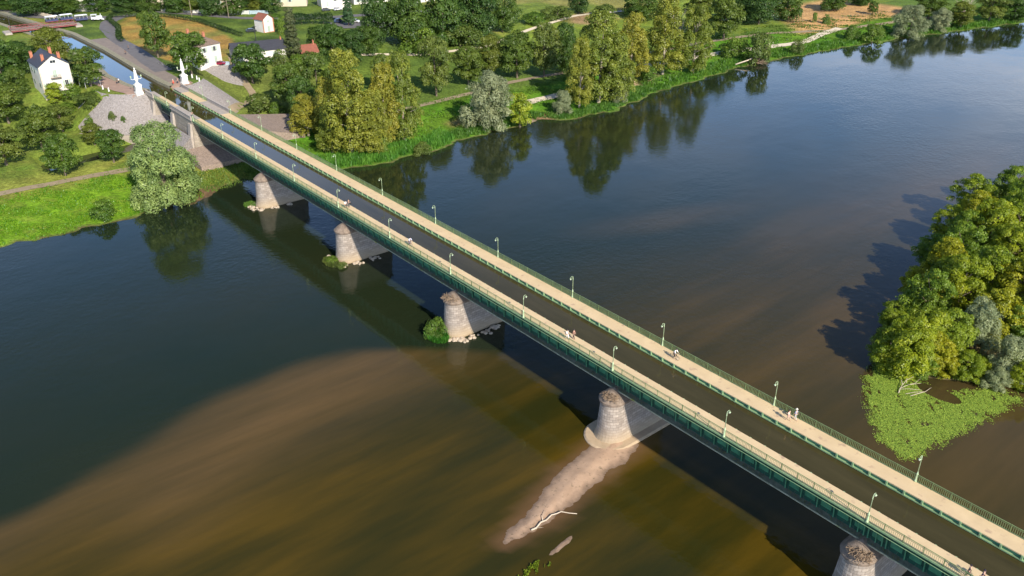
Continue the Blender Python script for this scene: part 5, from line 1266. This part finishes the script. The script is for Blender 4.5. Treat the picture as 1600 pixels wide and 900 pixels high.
def bicycle(label, x, y, z, rz, col=(.05,.05,.06), group=None, lean=0):
    e = empty('bicycle', (x, y, z), rz, label, 'bicycle', group); e.rotation_euler = (lean, 0, rz)
    for cx in (-.52, .52):
        w = empty('wheel'); w.parent = e; w.location = (cx, 0, .34)
        m_ = MB(); N_ = 20
        for k in range(N_): a, b = 2*math.pi*k/N_, 2*math.pi*(k+1)/N_; m_.tube([(.33*math.cos(a), 0, .33*math.sin(a)), (.33*math.cos(b), 0, .33*math.sin(b))], .022, 5, False)
        m_.build('tyre', M_tyre, w)
        m_ = MB()
        for k in range(8): a = math.pi*k/4; m_.tube([(0, 0, 0), (.32*math.cos(a), 0, .32*math.sin(a))], .005, 3)
        m_.build('spokes', M_frame, w)
    m_ = MB(); bb_, st_, hd_, rh = (-.08,0,.30), (-.20,0,.80), (.36,0,.82), (-.52,0,.34)
    for a, b in ((bb_, st_), (st_, hd_), (bb_, (.40,0,.70)), (bb_, rh), (rh, (-.19,0,.76)), (hd_, (.52,0,.34)), ((.36,0,.82), (.34,0,.98)), (st_, (-.22,0,.93))): m_.tube([a, b], .022, 5)
    m_.build('frame', cm('bike_paint', col), e)
    m_ = MB(); m_.tube([(.42,.27,1.02),(.36,.1,.99),(.36,-.1,.99),(.42,-.27,1.02)], .016, 5); m_.build('handlebar', M_dark, e)
    m_ = MB(); m_.ball((-.23,0,.95), (.13,.07,.035), 8, 5); m_.build('saddle', M_dark, e)
    return e
PI = math.pi
person('walker with pink top and bare legs on the far walkway, nearer the water', -16.8, 3.9, 0, 0, 'walk', (.80,.52,.45), (.55,.38,.32), (.03,.02,.02), shorts=True, female=True)
person('walker in a blue checked shirt and pale hat by the far railing', -16.3, 4.75, 0, .05, 'walk', (.30,.36,.52), (.50,.46,.42), (.3,.25,.2), hat=(.75,.68,.55), ph=-1)
bicycle('dark bicycle ridden along the far walkway below the third lamp', -36.4, 3.95, 0, 0, (.04,.02,.02))
person('cyclist in a white top riding on the far walkway', -36.4, 3.95, .0, 0, 'cycle', (.80,.80,.82), (.03,.03,.04), (.03,.02,.02))
person('walker all in white on the near walkway beside the one in dark red', -50.6, -4.5, 0, 0, 'walk', (.85,.80,.78), (.80,.76,.74), (.03,.02,.02), female=True)
person('walker in dark red on the near walkway beside the one in white', -50.0, -3.7, 0, .1, 'walk', (.14,.04,.04), (.08,.04,.04), (.03,.02,.02), ph=-1)
person('walker in a white shirt and dark trousers behind the near lamp', -118.6, -4.4, 0, 0, 'walk', (.85,.85,.88), (.02,.02,.03), (.03,.02,.02))
person('walker in black carrying a bag beside the white-shirted one', -118.9, -3.5, 0, .1, 'walk', (.03,.03,.04), (.03,.03,.04), (.03,.02,.02), ph=-1)
MB().bx((-.2,-.06,-.28),(.2,.06,0)).tube([(-.12,0,0),(0,0,.18),(.12,0,0)], .012, 4).build('shoulder_bag', M_dark, None, label='dark bag carried beside the walker in black', cat='bag').location = (-118.55, -3.15, .92)
bicycle('bicycle ridden on the near walkway toward the camera', -94.6, -4.3, 0, 0, (.05,.05,.12))
person('cyclist in a white and blue top on the near walkway', -94.6, -4.3, 0, 0, 'cycle', (.70,.74,.92), (.04,.05,.12), (.03,.02,.02))
person('person in black at the bottom edge of the near walkway, further left', 11.0, -4.75, 0, 0, 'walk', (.02,.02,.03), (.02,.02,.03), (.02,.012,.02))
person('person in dark purple at the bottom edge of the near walkway, further right', 12.2, -4.35, 0, 0, 'walk', (.05,.03,.07), (.02,.02,.03), (.02,.012,.03), ph=-1)
person('person in a red skirt and white top by the right pillar', -241.6, 4.4, .15, 0, 'stand', (.8,.75,.72), (.55,.04,.03), (.75,.7,.6), dress=(.62,.07,.04), female=True)
person('person in dark clothes between the one in red and the right pillar', -242.3, 6.0, .15, .3, 'stand', (.05,.06,.09), (.04,.05,.08), (.3,.15,.08))
person('person in a white shirt at the edge of the left pink terrace', -254.4, -8.2, .15, 2, 'stand', (.8,.8,.8), (.03,.03,.05), (.03,.02,.02))
person('person in black at the edge of the left pink terrace', -253.9, -8.9, .15, 2, 'stand', (.03,.03,.04), (.03,.03,.04), (.03,.02,.02))
person('lone walker in pink on the near walkway beside the stone abutment', -203.5, -4.2, .05, 0, 'walk', (.55,.28,.25), (.1,.1,.12), (.03,.02,.02))
person('distant walker in dark clothes on the canal towpath', -294.8, 6.6, .1, PI, 'walk', (.06,.05,.06), (.05,.05,.07), (.03,.02,.02))
person('distant walker in brown where road and towpath meet', -302, 9.9, .1, 1, 'walk', (.12,.08,.06), (.05,.05,.07), (.03,.02,.02))
person('picnicker in white sitting on the meadow under the left trees', -222.5, -36.8, hf(-222.5,-36.8)+.03, 0, 'sit', (.8,.78,.76), (.3,.3,.4), (.1,.06,.04))
person('picnicker in pink sitting on the meadow under the left trees', -222.0, -35.6, hf(-222,-35.6)+.03, -1, 'sit', (.7,.5,.48), (.5,.5,.55), (.05,.04,.03))
rb = ['leftmost bicycle parked under the plane tree by the towpath','second parked bicycle from the left under the plane tree','middle bicycle of the row in the shade by the towpath','second parked bicycle from the right pillar in the shade','parked bicycle nearest the right pillar']
for i in range(5): bicycle(rb[i], -273+i*3.4, 11.3+.2*i, .0, 1.2+.2*i, (.05,.05,.06), 'bicycles parked in the shade')
# ------------------------------------------------------------------ ground plants
M_reed = leafmat('reeds', .35)
def blades(name, pts, hgt, w, tone, label, cat, seed, kind='stuff', lean=.25, per=1):
    rg = np.random.default_rng(seed); P = np.repeat(np.array(pts, float), per, 0); n = len(P)
    if per > 1: P[:, :2] += rg.normal(size=(n, 2))*.25
    a = rg.uniform(0, 2*np.pi, n); h = hgt*rg.uniform(.55, 1.2, n); t = np.stack([np.cos(a), np.sin(a), 0*a], 1)*w*.5
    up = np.stack([rg.normal(size=n)*lean, rg.normal(size=n)*lean, np.ones(n)], 1)*h[:, None]
    side = t*rg.uniform(.6, 1.3, n)[:, None]
    pts_ = np.stack([P-side, P+side, P+up*.6+side*1.1, P+up+side*.1, P+up*.6-side*1.1], 1).reshape(-1, 3)
    me = bpy.data.meshes.new(name); me.vertices.add(n*5); me.vertices.foreach_set('co', pts_.ravel()); me.loops.add(n*5); me.loops.foreach_set('vertex_index', np.arange(n*5)); me.polygons.add(n)
    me.polygons.foreach_set('loop_start', np.arange(n)*5); me.polygons.foreach_set('loop_total', np.full(n, 5)); me.update(calc_edges=True)
    at = me.attributes.new('leafv', 'FLOAT', 'POINT'); cl = .5+.5*np.sin(P[:, 0]*.8+P[:, 1]*.5)*np.cos(P[:, 1]*.31); at.data.foreach_set('value', np.repeat(.5*cl+.5*rg.random(n), 5)); me.materials.append(M_leaf)
    o = bpy.data.objects.new(name, me); COL.objects.link(o); o.color = (*tone, 1); return tag(o, label, cat, None, kind)
rn = random.Random(11)
def shorepts(y0, y1, n, d0, d1, thr=-9):
    out = []
    while len(out) < n:
        y = rn.uniform(y0, y1); d = rn.uniform(d0, d1)
        if n2(d, y, .35) < thr: continue
        x = shore(y)-d; out.append((x, y, hf(x, y)-.02))
    return out
blades('reeds', shorepts(20, 62, 6500, .6, 9), 1.5, .16, (.11,.26,.03), 'tall green reeds along the right bank next to the bridge', 'reeds', 1)
blades('reeds', shorepts(62, 150, 7000, .5, 7, -.4), 1.0, .18, (.09,.19,.025), 'green reeds and waterside plants below the silver willow', 'reeds', 2)
blades('reeds', shorepts(150, 380, 9000, .4, 9, -.5), 1.1, .25, (.09,.19,.02), 'waterside plants on the far right bank', 'reeds', 3)
blades('grass', shorepts(-64, -14, 9000, .4, 27, -.2), .35, .22, (.12,.25,.012), 'lush bright grass on the left bank', 'grass', 4)
blades('grass', shorepts(14, 150, 9000, 8, 34, 0), .4, .25, (.10,.18,.02), 'meadow grass tufts on the right bank', 'grass', 5)
blades('grass', shorepts(150, 340, 9000, 8, 40, 0), .5, .35, (.10,.17,.02), 'rough meadow tufts on the far right bank', 'grass', 6)
blades('grass', [(x, y, hf(x, y)) for x, y in ((rn.uniform(-191,-177), rn.uniform(-13,14)) for _ in range(3500))], .5, .2, (.13,.20,.03), 'rough grass under the first span', 'grass', 41)
# weeds round piers
def ringpts(cx, cy, rx_, ry_, n, z=WZ+.05):
    out = []
    for _ in range(n):
        a = rn.uniform(0, 6.28); q = math.sqrt(rn.random()); out.append((cx+rx_*q*math.cos(a), cy+ry_*q*math.sin(a), z))
    return out
blades('weeds', ringpts(-80.8, -8.3, 2.6, 1.8, 1400), 1.0, .14, (.07,.20,.02), 'green weeds fringing the bush at the pier foot', 'weeds', 7)
blades('weeds', ringpts(-120.5, -8.2, 2.6, 1.4, 800), .8, .13, (.11,.14,.03), 'straggling weeds round the third pier foot', 'weeds', 8)
blades('weeds', ringpts(-162.5, -7.6, 1.8, 1.6, 500), .6, .13, (.10,.19,.03), 'weeds on the rocks by the pier nearest the left bank', 'weeds', 9)
blades('weeds', [q for q in ringpts(-27.3, -30.4, .8, 3.4, 1500) if n2(q[0], q[1], 1.5)+.5*n2(q[0], q[1], 4) > .05+.5*rn.random()], .3, .12, (.20,.26,.02), 'yellow-green weeds growing from the small sand spit', 'weeds', 10)
lp = [(rn.uniform(-200, 20), -rn.uniform(3.6, 4.02), -3.95) for _ in range(2600)]
lp = [p for p in lp if n2(p[0], 0, .5) > -.3]
blades('weeds', lp, .38, .05, (.15,.15,.05), 'dry weeds growing along the ledge of the iron girder', 'weeds', 11)
# floating water weed by the island
WP = [(-25,45),(-24,40),(-19,32),(-13,26),(-9,24.5),(-8,30),(-7,36),(-6,45),(-5,54),(-10,51),(-14,43.5),(-19,45.5)]
def inpoly(x, y, P):
    ins = False
    for i in range(len(P)):
        x1, y1 = P[i]; x2, y2 = P[(i+1) % len(P)]
        if (y1 > y) != (y2 > y) and x < (x2-x1)*(y-y1)/(y2-y1)+x1: ins = not ins
    return ins
pts = []
while len(pts) < 52000:
    x, y = rn.uniform(-26, -3), rn.uniform(23, 56)
    xx, yy = x+.7*n2(x, y, 1.2)+rn.gauss(0, .5), y+.9*n2(y, x, 1.0)+rn.gauss(0, .5)
    if not inpoly(xx, yy, WP): continue
    if n2(x, y, .9)+.5*n2(x, y, 2.7)+.3*n2(x, y, 6) < rn.uniform(-1.1, -.35): continue
    if math.hypot((x+14)/3.6, (y-44.5)/1.7) < 1: continue
    pts.append((x, y, WZ+.02+rn.uniform(0, .08)))
rg = np.random.default_rng(5); P = np.array(pts); n = len(P); a = rg.uniform(0, 6.28, n); s = .17*rg.uniform(.5, 1.3, n)[:, None]
nr = np.stack([rg.normal(size=n)*.2, rg.normal(size=n)*.2, np.ones(n)], 1); t = np.cross(nr, np.stack([np.cos(a), np.sin(a), 0*a], 1)); b = np.cross(nr, t)
pp = np.stack([P-t*s*.5, P-b*s*.4, P+t*s*.5, P+b*s*.5], 1).reshape(-1, 3)
me = bpy.data.meshes.new('water_weed'); me.vertices.add(n*4); me.vertices.foreach_set('co', pp.ravel()); me.loops.add(n*4); me.loops.foreach_set('vertex_index', np.arange(n*4)); me.polygons.add(n)
me.polygons.foreach_set('loop_start', np.arange(n)*4); me.polygons.foreach_set('loop_total', np.full(n, 4)); me.update(calc_edges=True)
at = me.attributes.new('leafv', 'FLOAT', 'POINT'); at.data.foreach_set('value', np.repeat(rg.random(n), 4)); me.materials.append(M_leaf)
o = bpy.data.objects.new('water_weed', me); COL.objects.link(o); o.color = (.34,.46,.07,1); tag(o, 'bright green mat of floating water weed off the island tip', 'water weed', None, 'stuff')
